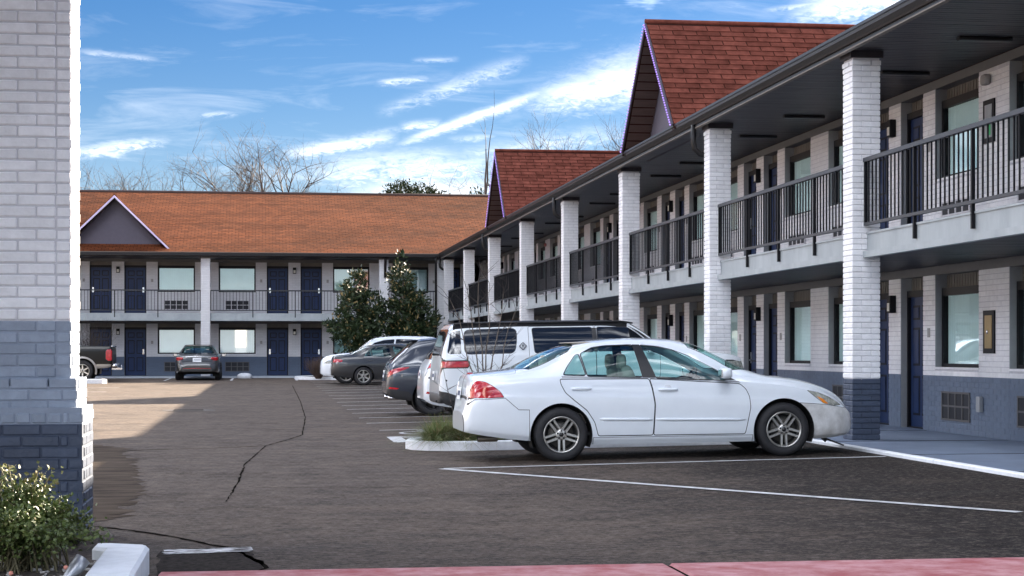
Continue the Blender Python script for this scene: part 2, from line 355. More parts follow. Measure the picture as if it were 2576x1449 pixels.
irregular([(-.66, 11.95), (-.08, 12.05), (-.08, 12.32), (-.66, 12.22)], .009, 'painted_bar', worn, .012, .05)
def line(a, b, w=.10):
    return ribbon([a, b], w, .008, 0, .5).build('parking_line', paint_line, ground)
line((2.05, 20.15), (7.32, 20.25)); line((2.02, 20.12), (5.95, 13.4), .11)
for y in (32.8, 35.35, 38.0, 40.5, 43.1, 45.9, 48.8, 51.5, 54.5, 57.4, 60.2, 62.9, 65.6, 68.3, 71): line((1.9, y), (7.2, y+.1))
line((1.95, 29.9), (7.2, 30.0)); line((1.95, 27.6), (7.2, 27.7)); line((1.95, 26.0), (7.2, 26.1)); line((2.02, 27.6), (2.02, 26.0), .22)
for k in range(5): line((2.1+k, 27.5), (3.0+k, 26.1), .08)
for xx in (-3.9, -1.25, 1.4): line((xx, 72.8), (xx, 77.9))
for yy in (56.5, 61.5): line((-9.5, yy), (-4.8, yy))
# wheelchair mark at the mouth of the marked stall
def mark(mb):
    c = (2.55, 28.75); lift = .009
    ring = [(c[0]+.33*math.cos(t), c[1]+.42*math.sin(t)) for t in [R(20+i*20) for i in range(14)]]
    for a, b in zip(ring, ring[1:]):
        r = ribbon([a, b], .07, lift, 0, 1); mb.add(r.v, r.f)
    for a, b in (((2.62, 29.3), (2.62, 28.8)), ((2.62, 28.8), (3.05, 28.75)), ((3.05, 28.75), (3.12, 28.4))):
        r = ribbon([a, b], .09, lift, 0, 1); mb.add(r.v, r.f)
    mb.add([(2.62+.09*math.cos(t), 29.5+.1*math.sin(t), gz(2.6, 29.5)+lift) for t in [i*math.pi/4 for i in range(8)]], [tuple(range(8))])
    return mb
mark(MB()).build('wheelchair_mark', paint_line, ground)
# near kerbs
rk = MB(); joints = [-.58, 2.31, 5.3, 8.3, 11.3]
for a, b in zip(joints, joints[1:]): rk.box((a+.012, 6.6, -.02), (b-.012, 10.03, .13))
rk.box((-.56, 6.65, -.03), (11.2, 10.0, .118), 1)
red = rk.build('red_kerb', [kerb_red, crack_m], bevel=.015); tag(red, 'faded red painted concrete kerb along the bottom edge', kind='structure')
wk = MB(); wk.prism([(-.94, 6.6), (-.68, 6.6), (-.68, 11.0), (-.71, 11.08), (-.92, 11.2), (-1.02, 11.2), (-1.02, 10.98), (-.94, 10.9)], -.02, .17)
tag(wk.build('white_kerb', kerb_white, bevel=.02), 'white painted kerb around the planting bed by the brick pillar', kind='structure')
bed = MB(); bed.prism([(-3.6, 6.6), (-.92, 6.6), (-.92, 10.8), (-1.5, 11.5), (-1.5, 13.4), (-3.6, 13.4)], -.02, .10)
tag(bed.build('planting_bed', soil_m), 'dark mulch bed around the brick pillar', kind='structure')
# pale stones lying on the mulch
stone_m = mat('pale pebble', (.38, .36, .34), .8, var=.3, vscale=30)
sb = MB()
for i in range(260):
    x, y = random.uniform(-2.0, -.96), random.uniform(9.0, 10.7); r = random.uniform(.008, .018)
    sb.blob((x, y, .10+r*.4), (r*random.uniform(.8, 1.5), r, r*.6), .8, 6, 4)
tag(sb.build('gravel', stone_m), 'pale gravel scattered on the mulch under the rose bush', kind='stuff')
# parking islands
def island(poly, name, label, h=.13, kw=.16, soil=True):
    n = len(poly); c = Vector((sum(p[0] for p in poly)/n, sum(p[1] for p in poly)/n)); inner = []
    for p in poly:
        d = Vector(p)-c; inner.append(tuple(c+d*(1-kw/d.length*1.0)))
    mb = MB(); zb = [gz(*p) for p in poly]
    vs = [(p[0], p[1], z-.03) for p, z in zip(poly, zb)]+[(p[0], p[1], z+h) for p, z in zip(poly, zb)]+[(p[0], p[1], z+h) for p, z in zip(inner, zb)]+[(p[0], p[1], z-.03) for p, z in zip(inner, zb)]
    fs = []
    for k in range(3): fs += [(k*n+i, k*n+(i+1) % n, (k+1)*n+(i+1) % n, (k+1)*n+i) for i in range(n)]
    mb.add(vs, fs); o = mb.build(name, kerb_white, bevel=.018); tag(o, label, kind='structure')
    s = MB().add([(p[0], p[1], gz(*p)+h-.03) for p in inner], [tuple(range(n))]); s.build('soil', soil_m, o); return o
def capsule(x0, x1, y0, y1, n=8):
    r = (y1-y0)/2; cy = (y0+y1)/2
    return [(x0+r-r*math.sin(t)*1.0, cy-r*math.cos(t)) for t in [math.pi*i/n for i in range(n+1)]][::-1] and \
           [(x0+r-r*math.sin(math.pi*i/n), cy+r*math.cos(math.pi*i/n)) for i in range(n+1)]+[(x0+(x1-x0)*k/6., y0) for k in range(2, 7)]+[(x1, y1)]+[(x0+(x1-x0)*k/6., y1) for k in range(5, 1, -1)]
island(capsule(1.95, 7.35, 23.55, 25.25), 'island_kerb', 'white kerbed planting island behind the white saloon')
island(capsule(1.35, 7.3, 73.0, 77.6), 'island_kerb', 'white kerbed corner island with two magnolias by the far building')
island([(-8.4, 68.2), (-5.95, 68.2), (-5.8, 68.5), (-5.95, 69.1), (-8.4, 69.1)], 'island_kerb', 'low white concrete kerb under the tail of the black pickup', .16)
# walkways with white nosing
def walkway(poly, z, name, label):
    o = MB().prism(poly, -.05, z).build(name, floor_m); return tag(o, label, kind='structure')
walkway([(7.52, 7), (10.3, 7), (10.3, 80.5), (7.52, 77.9)], .13, 'wing_walkway', 'blue grey painted concrete walkway along the right wing')
walkway([(-24, 78.35), (10.2, 78.35), (10.2, 81.3), (-24, 81.3)], .205, 'far_walkway', 'blue grey painted concrete walkway along the far building')
jt = MB(); wkw = bpy.data.objects['wing_walkway']
for k in range(24): MB().box((7.53, 8+3.0*k-.006, .125), (10.05, 8+3.0*k+.006, .1335)).build('slab_joint', crack_m, wkw)
nk = MB(); y = 7.0
while y < 77.5:
    y1 = min(y+3.0, 77.8); nk.box((7.42+random.uniform(-.004, .004), y+.006, -.05), (7.525, y1-.006, .136)); y = y1
tag(nk.build('walkway_kerb', kerb_white, bevel=.012), 'chipped white kerb edge of the right walkway', kind='structure')
fk = MB().box((-24, 78.25, -.05), (7.4, 78.36, .21)); tag(fk.build('far_kerb', mat('pale grey kerb', (.42, .45, .5), .7, var=.1)), 'pale grey kerb edge of the far walkway', kind='structure')
# drain cover
mh = MB().lathe([(0, .016), (.34, .016), (.36, .010), (.46, .010), (.47, .0)], 28, c=(0, 0, 0)); 
for i in range(-3, 4): mh.box((-.26, i*.085-.015, .016), (.26, i*.085+.015, .024))
o = mh.build('drain_cover', mat('rusty iron', (.07, .055, .045), .7, var=.3)); o.location = (-1.63, 40.35, gz(-1.63, 40.35)); o.scale = (1.25, 1.25, 1)
tag(o, 'round iron drain cover set in the lot behind the shadow edge', 'drain cover')
rk2 = MB().blob((0, 0, .10), (.33, .25, .16), .8, 12, 8); o = rk2.build('boulder', kerb_white); o.location = (-.75, 77.6, gz(0, 77.6)-.03); tag(o, 'white painted lump of rock by the far kerb beside the grey saloon', 'rock')
# ---------------------------------------------------------------- brick pieces
def brick_mesh(lx, ly, lz, m, bev=.004):
    me = MB().box((-lx/2, -ly/2, -lz/2), (lx/2, ly/2, lz/2)).mesh('brick', m, Vector((0, 0, 0))); bevel_mesh(me, bev); return me
CH = .0762
BR = {k: brick_mesh(.262, .128, .066, m, .006) for k, m in (('w', white_brick), ('s', slate_brick))}
def box_verts(c, l): 
    return (c[0]-l[0]/2, c[1]-l[1]/2, c[2]-l[2]/2), (c[0]+l[0]/2, c[1]+l[1]/2, c[2]+l[2]/2)
def brick_column(parent, cx, cy, z0, z1, mode, split=.95, name='column', core_mat=None):
    """square pier of pinwheel courses; mode 'objects' = each brick its own piece, 'joined' = one mesh, 'plain' = bare core"""
    h = .2; core = MB(); i = h-.012 if mode != 'plain' else h
    core.box((cx-i, cy-i, z0), (cx+i, cy+i, split), 1); core.box((cx-i, cy-i, split), (cx+i, cy+i, z1), 0)
    col = core.build(name, [white_mortar if mode != 'plain' else far_white, slate_mortar if mode != 'plain' else far_slate], parent)
    cap = MB().box((cx-h-.03, cy-h-.03, z1-.002), (cx+h+.03, cy+h+.03, z1+.09)); cap.build('cap', trim_grey if mode == 'plain' else soffit_m, col)
    if mode == 'plain': return col
    n = int((z1-z0)/CH); jm = MB(); a = .067; b = .135
    for k in range(n):
        z = z0+(k+.5)*CH; key = 's' if z < split else 'w'; fl = 1 if k % 2 else -1
        corb = .035 if k == n-1 else (.018 if k == n-2 else 0)
        for (dx, dy, rz) in ((-a*fl, -b, 0), (a*fl, b, 0), (b, -a*fl, 1), (-b, a*fl, 1)):
            sx = 1+corb; px, py = cx+dx*(1+corb*2.2), cy+dy*(1+corb*2.2)
            if mode == 'objects':
                j = random.uniform(-.0015, .0015)
                piece('brick', BR[key], Vector((px+j, py+j, z))-ORG, col, (0, 0, rz*math.pi/2))
            else:
                l = (.262, .128, .066) if not rz else (.128, .262, .066); jm.box(*box_verts((px, py, z), l), 0 if key == 'w' else 1)
    if mode == 'joined': jm.build('bricks', [white_brick, slate_brick], col, kind='stuff')
    return col
def bricktex(name, c1, mortar):
    m = bpy.data.materials.new(name); m.use_nodes = True; N = m.node_tree.nodes; L = m.node_tree.links; b = N['Principled BSDF']; b.inputs['Roughness'].default_value = .6
    g = N.new('ShaderNodeNewGeometry'); s = N.new('ShaderNodeSeparateXYZ'); c = N.new('ShaderNodeCombineXYZ'); L.new(g.outputs['Position'], s.inputs[0])
    ad = N.new('ShaderNodeMath'); L.new(s.outputs[0], ad.inputs[0]); L.new(s.outputs[1], ad.inputs[1]); L.new(ad.outputs[0], c.inputs[0]); L.new(s.outputs[2], c.inputs[1])
    t = N.new('ShaderNodeTexBrick'); t.inputs['Scale'].default_value = 1; t.inputs['Brick Width'].default_value = .265; t.inputs['Row Height'].default_value = CH; t.inputs['Mortar Size'].default_value = .006
    t.inputs['Color1'].default_value = (*c1, 1); t.inputs['Color2'].default_value = (*[v*.92 for v in c1], 1); t.inputs['Mortar'].default_value = (*mortar, 1); L.new(c.outputs[0], t.inputs[0]); L.new(t.outputs[0], b.inputs['Base Color'])
    bp = N.new('ShaderNodeBump'); bp.inputs['Distance'].default_value = .006; bp.invert = True; L.new(t.outputs['Fac'], bp.inputs['Height']); L.new(bp.outputs[0], b.inputs['Normal']); return m
far_white = bricktex('far white brick', (.70, .70, .72), (.56, .56, .58)); far_slate = bricktex('far slate brick', (.10, .135, .20), (.085, .11, .165))

# ---------------------------------------------------------------- facade pieces shared by both buildings
DOOR_W, WIN_W = .93, 1.62
def facade(root, P, cols, a0, a1, storeys, detail):
    """P(a, b, z) -> world; a runs along the wall, b outwards. cols: column positions along a. detail(a) -> True where single bricks are built"""
    mp = lambda mb, p, q, mi=0: mb.box(P(*p), P(*q), mi)
    wall = MB(); spans = []
    for c in cols:
        spans += [('pier', c-.52, c+.52), ('win', c+.52, c+2.17), ('pier', c+2.17, c+2.66), ('door', c+2.66, c+3.63), ('pier', c+3.63, c+4.17), ('door', c+4.17, c+5.14), ('pier', c+5.14, c+5.63), ('win', c+5.63, c+7.28)]
    spans = [(k, max(a0, p), min(a1, q)) for k, p, q in spans if q > a0+.05 and p < a1-.05]
    objs, rest = [], MB(); wm = [white_mortar, mat('slate wall mortar', (.14, .18, .245), .7), reveal_grey]; backs = MB()
    for si, (z0, z1, split) in enumerate(storeys):
        sill, head = z0+.96, z0+2.11; ztop = z1-.13
        def solid(a, b, za, zb):
            if za < split: mp(wall, (a, -.2, za), (b, 0, min(split, zb)), 1)
            if zb > split: mp(wall, (a, -.2, max(split, za)), (b, 0, zb), 0)
            if detail is None: return
            k = 0; z = za
            while z+CH <= zb+.012:
                u = a-(.13 if int(round((z-z0)/CH)) % 2 else 0)
                while u < b-.02:
                    p, q = max(u, a)+.004, min(u+.266, b)-.004
                    if q-p > .03:
                        cz = z+CH/2; mi = 1 if cz < split else 0
                        objs.append(((p+q)/2, cz, q-p, mi)) if detail((p+q)/2) else None
                    u += .266
                z += CH
        mp(backs, (a0, -.5, z0), (a1, -.30, z1))
        for kind, p, q in spans:
            if kind == 'pier': solid(p, q, z0, ztop)
            elif kind == 'win': solid(p, q, z0, sill)
        tb = MB(); mp(tb, (a0, -.2, ztop), (a1, .015, z1)); tb.build('trim_band', trim_grey, root)
        for kind, p, q in spans:
            if q-p < .6: continue
            if kind == 'pier': continue
            m = (p+q)/2
            # grooved panel over the opening
            sd = MB(); mp(sd, (p, -.24, head+.05), (q, -.19, ztop)); n = int((q-p)/.10)
            for k in range(n):
                u = p+(k+.5)*(q-p)/n; mp(sd, (u-.036, -.19, head+.06), (u+.036, -.178, ztop-.005))
            sd.build('siding_panel', siding, root)
            lo = sill if kind == 'win' else z0
            rv = MB(); mp(rv, (p-.001, -.2, lo), (p+.004, -.002, ztop)); rv.build('reveal', reveal_grey, root)
            rv = MB(); mp(rv, (q-.004, -.2, lo), (q+.001, -.002, ztop)); rv.build('reveal', reveal_grey, root)
            if kind == 'win':
                fr = MB(); t = .065
                mp(fr, (p+.004, -.22, sill), (q-.004, -.10, sill+t)); mp(fr, (p+.004, -.22, head-t), (q-.004, -.10, head+.05))
                mp(fr, (p+.004, -.22, sill+t), (p+t, -.10, head-t)); mp(fr, (q-t, -.22, sill+t), (q-.004, -.10, head-t))
                w = fr.build('window', door_frame, root)
                gl = MB(); mp(gl, (p+t, -.165, sill+t), (q-t, -.158, head-t)); gl.build('pane', window_glass if detail is None else wing_glass, w)
                cu = MB(); n = 26; vs = []
                gap = random.choice((0, 0, 0, .12)); c0 = p+t+.01
                for k in range(n*2+1):
                    u = c0+(q-t-.01-c0)*k/(n*2); bb = -.172+.004*math.sin(k*1.9)
                    vs += [P(u, bb, sill+.02), P(u, bb, head-.02)]
                cu.add(vs, [(2*k, 2*k+2, 2*k+3, 2*k+1) for k in range(n*2)], 0, True); cu.build('curtain', curtain_m, w)
                sl = MB(); mp(sl, (p-.0, -.1, sill-.02), (q, .02, sill+.012)); sl.build('sill', white_brick, root)
                vg = MB(); vm = m; gw, g0, g1 = .52, z0+.20, z0+.60
                mp(vg, (vm-gw, .0, g0), (vm+gw, .0125, g1), 1)
                for k in range(5): u = vm-gw+k*gw/2; mp(vg, (u-.016, .012, g0), (u+.016, .024, g1), 0)
                for k in range(3): zz = g0+k*(g1-g0)/2; mp(vg, (vm-gw-.018, .012, zz-.013), (vm+gw+.018, .026, zz+.013), 0)
                vg.build('vent_grille', [trim_grey if z0 < 1 else fascia_m, grille_dark], root)
            else:
                fr = MB(); t = .05
                mp(fr, (p+.004, -.22, z0), (p+t, -.10, head)); mp(fr, (q-t, -.22, z0), (q-.004, -.10, head)); mp(fr, (p+.004, -.22, head-t), (q-.004, -.10, head+.05)); mp(fr, (p+.004, -.22, z0-.0), (q-.004, -.10, z0+.02))
                fr.build('door_frame', door_frame, root)
                dr = MB(); mp(dr, (p+t, -.19, z0+.02), (q-t, -.15, head-t)); d = dr.build('door', door_blue, root)
                for (u0, u1) in ((p+t+.10, m-.045), (m+.045, q-t-.10)):
                    for (za, zb) in ((.20, .82), (.98, 1.58), (1.70, 1.93)):
                        pn = MB(); mp(pn, (u0, -.15, z0+za), (u1, -.146, z0+zb), 1); mp(pn, (u0+.035, -.146, z0+za+.035), (u1-.035, -.138, z0+zb-.035), 0); pn.build('panel', [door_blue, door_frame], d)
                left = any(abs(m-(c+4.655)) < .3 for c in cols); hu = (q-t-.09) if left else (p+t+.09)
                hd = MB(); mp(hd, (hu-.035, -.15, z0+.95), (hu+.035, -.115, z0+1.18)); mp(hd, (hu-.05, -.115, z0+1.0), (hu+.05, -.09, z0+1.03)); hd.build('handle', chrome, d)
                # room number plate on the neighbouring pier
                nu = (p-.25) if not left else (q+.25)
                if a0+.1 < nu < a1-.1:
                    np_ = MB(); mp(np_, (nu-.05, .006, z0+1.42), (nu+.05, .016, z0+1.56)); np_.build('number_plate', concrete_m, root)
        for c in cols:
            u = c+3.9
            if a0+.2 < u < a1-.2:
                s = MB(); mp(s, (u-.075, .004, z0+1.82), (u+.075, .11, z0+2.1)); so = s.build('wall_lamp', black_metal, root, bevel=.008)
                l = MB(); mp(l, (u-.05, .112, z0+1.85), (u+.05, .116, z0+1.98)); l.build('lens', mat('frosted lens', (.7, .68, .6), .4), so)
    wall.build('wall', wm if detail is not None else [far_white, far_slate, reveal_grey], root)
    backs.build('inner_wall', trim_grey, root)
    return objs
def railing(root, P, a0, a1, zt, nposts, objects, ztop=1.02):
    mp = lambda mb, p, q, mi=0: mb.box(P(*p), P(*q), mi)
    r = MB(); mp(r, (a0, -.035, zt+ztop-.055), (a1, .035, zt+ztop)); rail = r.build('railing', rail_top, root)
    b = MB(); mp(b, (a0, -.025, zt+.10), (a1, .025, zt+.14)); b.build('bottom_rail', rail_top, rail)
    posts = [a0+.02]+[a0+(a1-a0)*(k+1)/(nposts+1) for k in range(nposts)]+[a1-.02]
    for k, u in enumerate(posts):
        lo = zt-.19 if 0 < k < len(posts)-1 else zt+.1
        o = MB(); mp(o, (u-.02, -.02, lo), (u+.02, .022, zt+ztop-.055)); o.build('post', black_metal, rail)
    jm = MB(); n = int(round((a1-a0)/.142)); pk = None
    for k in range(1, n):
        u = a0+(a1-a0)*k/n
        if min(abs(u-w) for w in posts) < .03: continue
        if objects:
            if pk is None:
                pm = MB().box((-.009, -.009, 0), (.009, .009, ztop-.19)); pk = pm.mesh('picket', black_metal, Vector((0, 0, 0)))
            piece('picket', pk, Vector(P(u, 0, zt+.14))-ORG, rail)
        else: mp(jm, (u-.009, -.009, zt+.14), (u+.009, .009, zt+ztop-.05))
    if not objects: jm.build('pickets', black_metal, rail, kind='stuff')
    return rail

EAVE_X, WALL_X, COL_X, EAVE_Z = 7.80, 10.06, 8.15, 5.60
WCOLS = [23.5+7.8*k for k in range(-2, 8)]
# ---------------------------------------------------------------- right wing
wing = thing('motel_wing', 'two storey white brick motel wing with balconies receding along the right side', 'building', (10.06, 45, 0)); ORG = Vector(wing.location)
PW = lambda a, b, z: (WALL_X-b, a, z)
wb = facade(wing, PW, [23.5+7.8*k for k in range(-2, 7)], 8.0, 80.0, [(.13, 2.62, 1.0), (2.95, 5.42, -9)], lambda a: 15 < a < 48)
# bricks: the 300 that show largest are single pieces, the rest of the coursing one mesh
wb.sort(key=lambda t: abs(t[0]-25.3)+(0 if t[1] < 2.6 else .8)+(0 if t[0] > 22.3 else 8)); wall_o = [o for o in wing.children if o.name.startswith('wall') and o.name.split('.')[0] == 'wall'][0]
cache = {}; jm = MB()
for i, (a, z, ln, mi) in enumerate(wb):
    if i < 300:
        key = (round(ln, 2), mi)
        if key not in cache: cache[key] = brick_mesh(.03, max(ln, .02), .066, white_brick if mi == 0 else slate_wall, .003)
        piece('brick', cache[key], Vector((WALL_X+.008, a, z))-ORG, wall_o)
    else: jm.box((WALL_X-.007+random.uniform(-.001, .001), a-ln/2, z-.033), (WALL_X+.02, a+ln/2, z+.033), mi)
jm.build('brickwork', [white_brick, slate_wall], wall_o, kind='stuff')
for k, c in enumerate(WCOLS):
    brick_column(wing, COL_X, c, .13, 5.34, 'objects' if 2 <= k <= 4 else 'joined')
# floor slab of the balcony, its two-step steel edge, both soffits
for k in range(len(WCOLS)-1):
    a, b = WCOLS[k]+.2, WCOLS[k+1]-.2
    f = MB(); f.box((8.16, a+.002, 2.70), (8.20, b-.002, 2.95)); f.box((8.10, a+.002, 2.615), (8.20, b-.002, 2.70)); f.box((8.145, a+.004, 2.935), (8.21, b-.004, 2.962)); f.build('slab_edge', steel_m, wing)
    PR = lambda u, bb, z: (8.135-bb, u, z)
    railing(wing, PR, a, b, 2.95, 3, k <= 7)
MB().box((8.20, 8, 2.66), (10.26, 80, 2.948)).build('balcony_slab', floor_m, wing)
def boards(x0, x1, y0, y1, z, w=.125):
    mb = MB(); y = y0
    while y < y1:
        mb.box((x0, y+.007, z-random.uniform(0, .002)), (x1, min(y+w, y1)-.007, z+.012)); y += w
    mb.box((x0, y0, z+.010), (x1, y1, z+.03), 1); return mb
boards(8.21, 10.05, 8, 80, 2.622).build('lower_soffit_boards', [soffit_m, grille_dark], wing, kind='stuff')
boards(7.86, 10.05, 8, 79.5, 5.43).build('upper_soffit_boards', [soffit_m, grille_dark], wing, kind='stuff')
sf_light = mat('unlit soffit lamp', (.018, .018, .02), .4)
for c in WCOLS:
    for s in (-1.45, 1.45):
        y = c+s; o = MB(); o.box((8.95, y-.06, 5.375), (9.68, y+.06, 5.429)); o.build('soffit_lamp', sf_light, wing, bevel=.012)
# gutter and fascia
g = MB(); prof = [(7.86, 5.40), (7.86, 5.62), (7.70, 5.62), (7.70, 5.58), (7.715, 5.575), (7.72, 5.53), (7.76, 5.47), (7.77, 5.45), (7.80, 5.45), (7.80, 5.40)]
g.extrude([(p[0], 7.5, p[1]) for p in prof], (0, 70.6, 0)); gut = g.build('gutter', gutter_m, wing)
MB().box((7.792, 7.5, 5.385), (7.862, 78.1, 5.402)).build('gutter_lip', gutter_lip, gut)
for c in (WCOLS[3], WCOLS[5], WCOLS[7], WCOLS[9]):
    t = MB(); y = c+.30; t.tube([(7.78, y, 5.46), (7.78, y, 5.16), (7.80, y, 5.02), (7.90, y-.01, 4.93), (8.06, y-.02, 4.90), (8.14, y-.02, 4.82), (8.15, y-.02, 4.6), (8.15, y-.02, .2)], .052, 8); t.build('downspout', gutter_m, wing)
# main roof of the wing
rf = MB(); RZ = EAVE_Z+.40*8.6
rf.extrude([(7.74, 7.5, EAVE_Z+.02), (7.74+8.6, 7.5, RZ), (7.74+17.2, 7.5, EAVE_Z+.02), (7.74+17.2, 7.5, EAVE_Z-.1), (7.74+8.6, 7.5, RZ-.12), (7.86, 7.5, EAVE_Z-.05)], (0, 82, 0)); roof_w = rf.build('roof', shingle_m, wing)
bk = MB(); bk.box((10.3, 8, -.05), (24.5, 88, 5.5)); bk.build('rear_block', far_white, wing)
# gabled dormers over the eave
led_m = mat('violet string lamp', (.30, .22, .55), .4, emis=((.45, .25, 1.0), .15)); rake_soffit = mat('brown rake soffit', (.075, .05, .045), .7, var=.2, stretch=(1, 6, 6), vscale=3)
def shingle_piece(m):
    me = MB().box((-.245, -.10, -.006), (.245, .10, .006)).mesh('shingle', m, Vector((0, 0, 0))); return me
roof_under = mat('dark shingle joint', (.035, .014, .011), .95, spec=.05)
SH = shingle_piece(shingle_m)
def dormer(root, roof, c, P, single, RUN=5.9, m=shingle_m, W=2.42, H=2.36, rake=None):
    led = True
    """P(along, inward, z): along = across the gable, inward = from the eave into the roof"""
    e = EAVE_Z+.02; T = .09; d = MB()
    for s in (-1, 1):     # the two slopes run back into the main roof
        A, B, Cc, Dd = P(c+s*W, -.05, e), P(c, -.05, e+H), P(c, RUN, e+H), P(c+s*W, .02, e)
        lo = [(x, y, z-T) for x, y, z in (A, B, Cc, Dd)]
        d.add([A, B, Cc, Dd]+lo, [(0, 1, 2, 3), (7, 6, 5, 4), (0, 4, 5, 1), (1, 5, 6, 2), (2, 6, 7, 3), (3, 7, 4, 0)], 0)
    dm = d.build('dormer_roof', [roof_under], root)
    f = MB(); f.add([P(c-W+.12, .46, e-.2), P(c+W-.12, .46, e-.2), P(c+W-.12, .46, e+.02), P(c, .46, e+H-.1), P(c-W+.12, .46, e+.02)], [(0, 1, 2, 3, 4)])
    f.add([P(c-W+.12, .50, e-.2), P(c+W-.12, .50, e-.2), P(c+W-.12, .50, e+.02), P(c, .50, e+H-.1), P(c-W+.12, .50, e+.02)], [(4, 3, 2, 1, 0)]); f.build('gable_face', stucco_m, root)
    for s in (-1, 1):
        fs = MB(); q = [P(c+s*W, -.055, e), P(c, -.055, e+H), P(c, -.055, e+H-.11), P(c+s*(W-.09), -.055, e-.02)]; q2 = [P(c+s*W, -.085, e), P(c, -.085, e+H), P(c, -.085, e+H-.11), P(c+s*(W-.09), -.085, e-.02)]
        fs.add(q+q2, [(0, 1, 2, 3), (7, 6, 5, 4), (0, 4, 5, 1), (1, 5, 6, 2), (2, 6, 7, 3), (3, 7, 4, 0)]); fo = fs.build('rake_board', rake or fascia_m, root)
        so = MB(); n = 15
        for k in range(n):
            t0, t1 = k/n+.004, (k+1)/n-.004; L0 = lambda t, i: P(c+s*(W-.14)*(1-t), i, e-.12+(H)*t)
            so.add([L0(t0, -.04), L0(t1, -.04), L0(t1, .45), L0(t0, .45)], [(0, 1, 2, 3)])
        so.build('rake_soffit', rake_soffit, root)
        if led:
            lb = MB(); n = 44
            for k in range(n):
                t = (k+.5)/n; p = P(c+s*(W-.05)*(1-t), -.105, e-.03+H*t); lb.blob(p, (.017, .017, .017), 1, 6, 4)
            lb.build('string_lights', [led_m], fo, kind='stuff')
    # shingle courses
    sl = math.hypot(W, H); ang = math.atan2(H, W); ex = .163; rows = int(sl/ex); j = MB()
    for s in (-1, 1):
        for r in range(rows):
            t = (r+.5)*ex/sl; z = e+H*t; run = RUN*t+.15; off = (.245 if r % 2 else 0)+random.uniform(-.01, .01)
            u = -.06-off; 
            while u < run:
                a, b = max(u, -.06), min(u+.49, run)
                if b-a > .06:
                    cc = P(c+s*W*(1-t), (a+b)/2, z); nrm = Vector(P(c+s*math.sin(ang), 0, math.cos(ang)))-Vector(P(c, 0, 0)); nrm.normalize()
                    upv = Vector(P(c-s*math.cos(ang), 0, math.sin(ang)))-Vector(P(c, 0, 0)); upv.normalize(); al = (Vector(P(c, 1, 0))-Vector(P(c, 0, 0))).normalized()
                    cen = Vector(cc)+nrm*.018; tilt = upv*math.cos(.10)-nrm*math.sin(.10); nn = al.cross(tilt)
                    if nn.dot(nrm) < 0: nn = -nn
                    if single and s == -1:
                        o = bpy.data.objects.new('shingle', SH); COL.objects.link(o); o.parent = dm
                        Mx = Matrix((al*((b-a)/.49*.955), tilt, nn)).transposed().to_4x4(); Mx.translation = cen-ORG; o.matrix_local = Mx
                    else:
                        h = (b-a)/2*.955; vs = [cen+al*x*h+tilt*y*.10+nn*zz*.006 for zz in (-1, 1) for x, y in ((-1, -1), (1, -1), (1, 1), (-1, 1))]
                        j.add(vs, [(0, 3, 2, 1), (4, 5, 6, 7), (0, 1, 5, 4), (1, 2, 6, 5), (2, 3, 7, 6), (3, 0, 4, 7)])
                u += .49
    if j.v: j.build('shingles', m, dm, kind='stuff')
    rc = MB(); rc.tube([P(c, -.08, e+H+.02), P(c, RUN, e+H+.02)], .05, 6); rc.build('ridge_cap', m, dm)
PD = lambda al, inn, z: (7.74+inn, al, z)
rk_dark = mat('dark rake board', (.055, .045, .06), .6)
for dc, single in ((35.2, True), (58.6, True), (11.8, False)): dormer(wing, roof_w, dc, PD, single, rake=rk_dark)
# fittings on the wide pier next to the first column in view
cab_in = mat('brass coloured cabinet front', (.30, .21, .08), .4, metal=.4); green_m = mat('green extinguisher tag', (.02, .45, .12), .5)
for z, tagm in ((1.31, None), (4.25, green_m)):
    fx = MB(); y = 23.62; fx.box((10.03, y-.19, z), (10.053, y+.19, z+.60)); fc = fx.build('extinguisher_cabinet', black_metal, wing)
    i = MB(); i.box((10.024, y-.12, z+.07), (10.03, y+.12, z+.53)); i.build('front', cab_in if tagm is None else reveal_grey, fc)
    k = MB().blob((10.018, y+.02, z+.3), (.012, .025, .03), 1, 8, 6); k.build('knob', chrome, fc)
    if tagm: t = MB(); t.box((10.018, y-.09, z+.10), (10.023, y+.02, z+.33)); t.build('tag', tagm, fc)
e = MB(); e.blob((10.0, 23.65, 5.13), (.05, .10, .075), .45, 12, 8); e.build('emergency_lamp', concrete_m, wing)
e = MB(); e.box((9.99, 23.85, .48), (10.052, 23.97, .70)); e.build('electrical_box', reveal_grey, wing, bevel=.008)
for yy in (46.8, 62.6):
    e = MB(); e.blob((10.0, yy, 5.1), (.04, .07, .06), .6, 10, 6); e.build('emergency_lamp', kerb_red, wing)

# ---------------------------------------------------------------- far building
FWALL, FCOL, FEAVE = 80.8, 78.95, 78.45
FCOLS = [-2.46+7.8*k for k in range(-3, 2)]
far = thing('far_motel_building', 'two storey motel building with long rust shingle roof closing the lot', 'building', (-6, 84, 0)); ORG = Vector(far.location)
PF = lambda a, b, z: (a, FWALL-b, z)
facade(far, PF, FCOLS, -24, 9.9, [(.205, 2.66, 1.05), (2.97, 5.42, -9)], None)
for c in FCOLS: brick_column(far, c, FCOL, .205, 5.36, 'plain', split=.205)
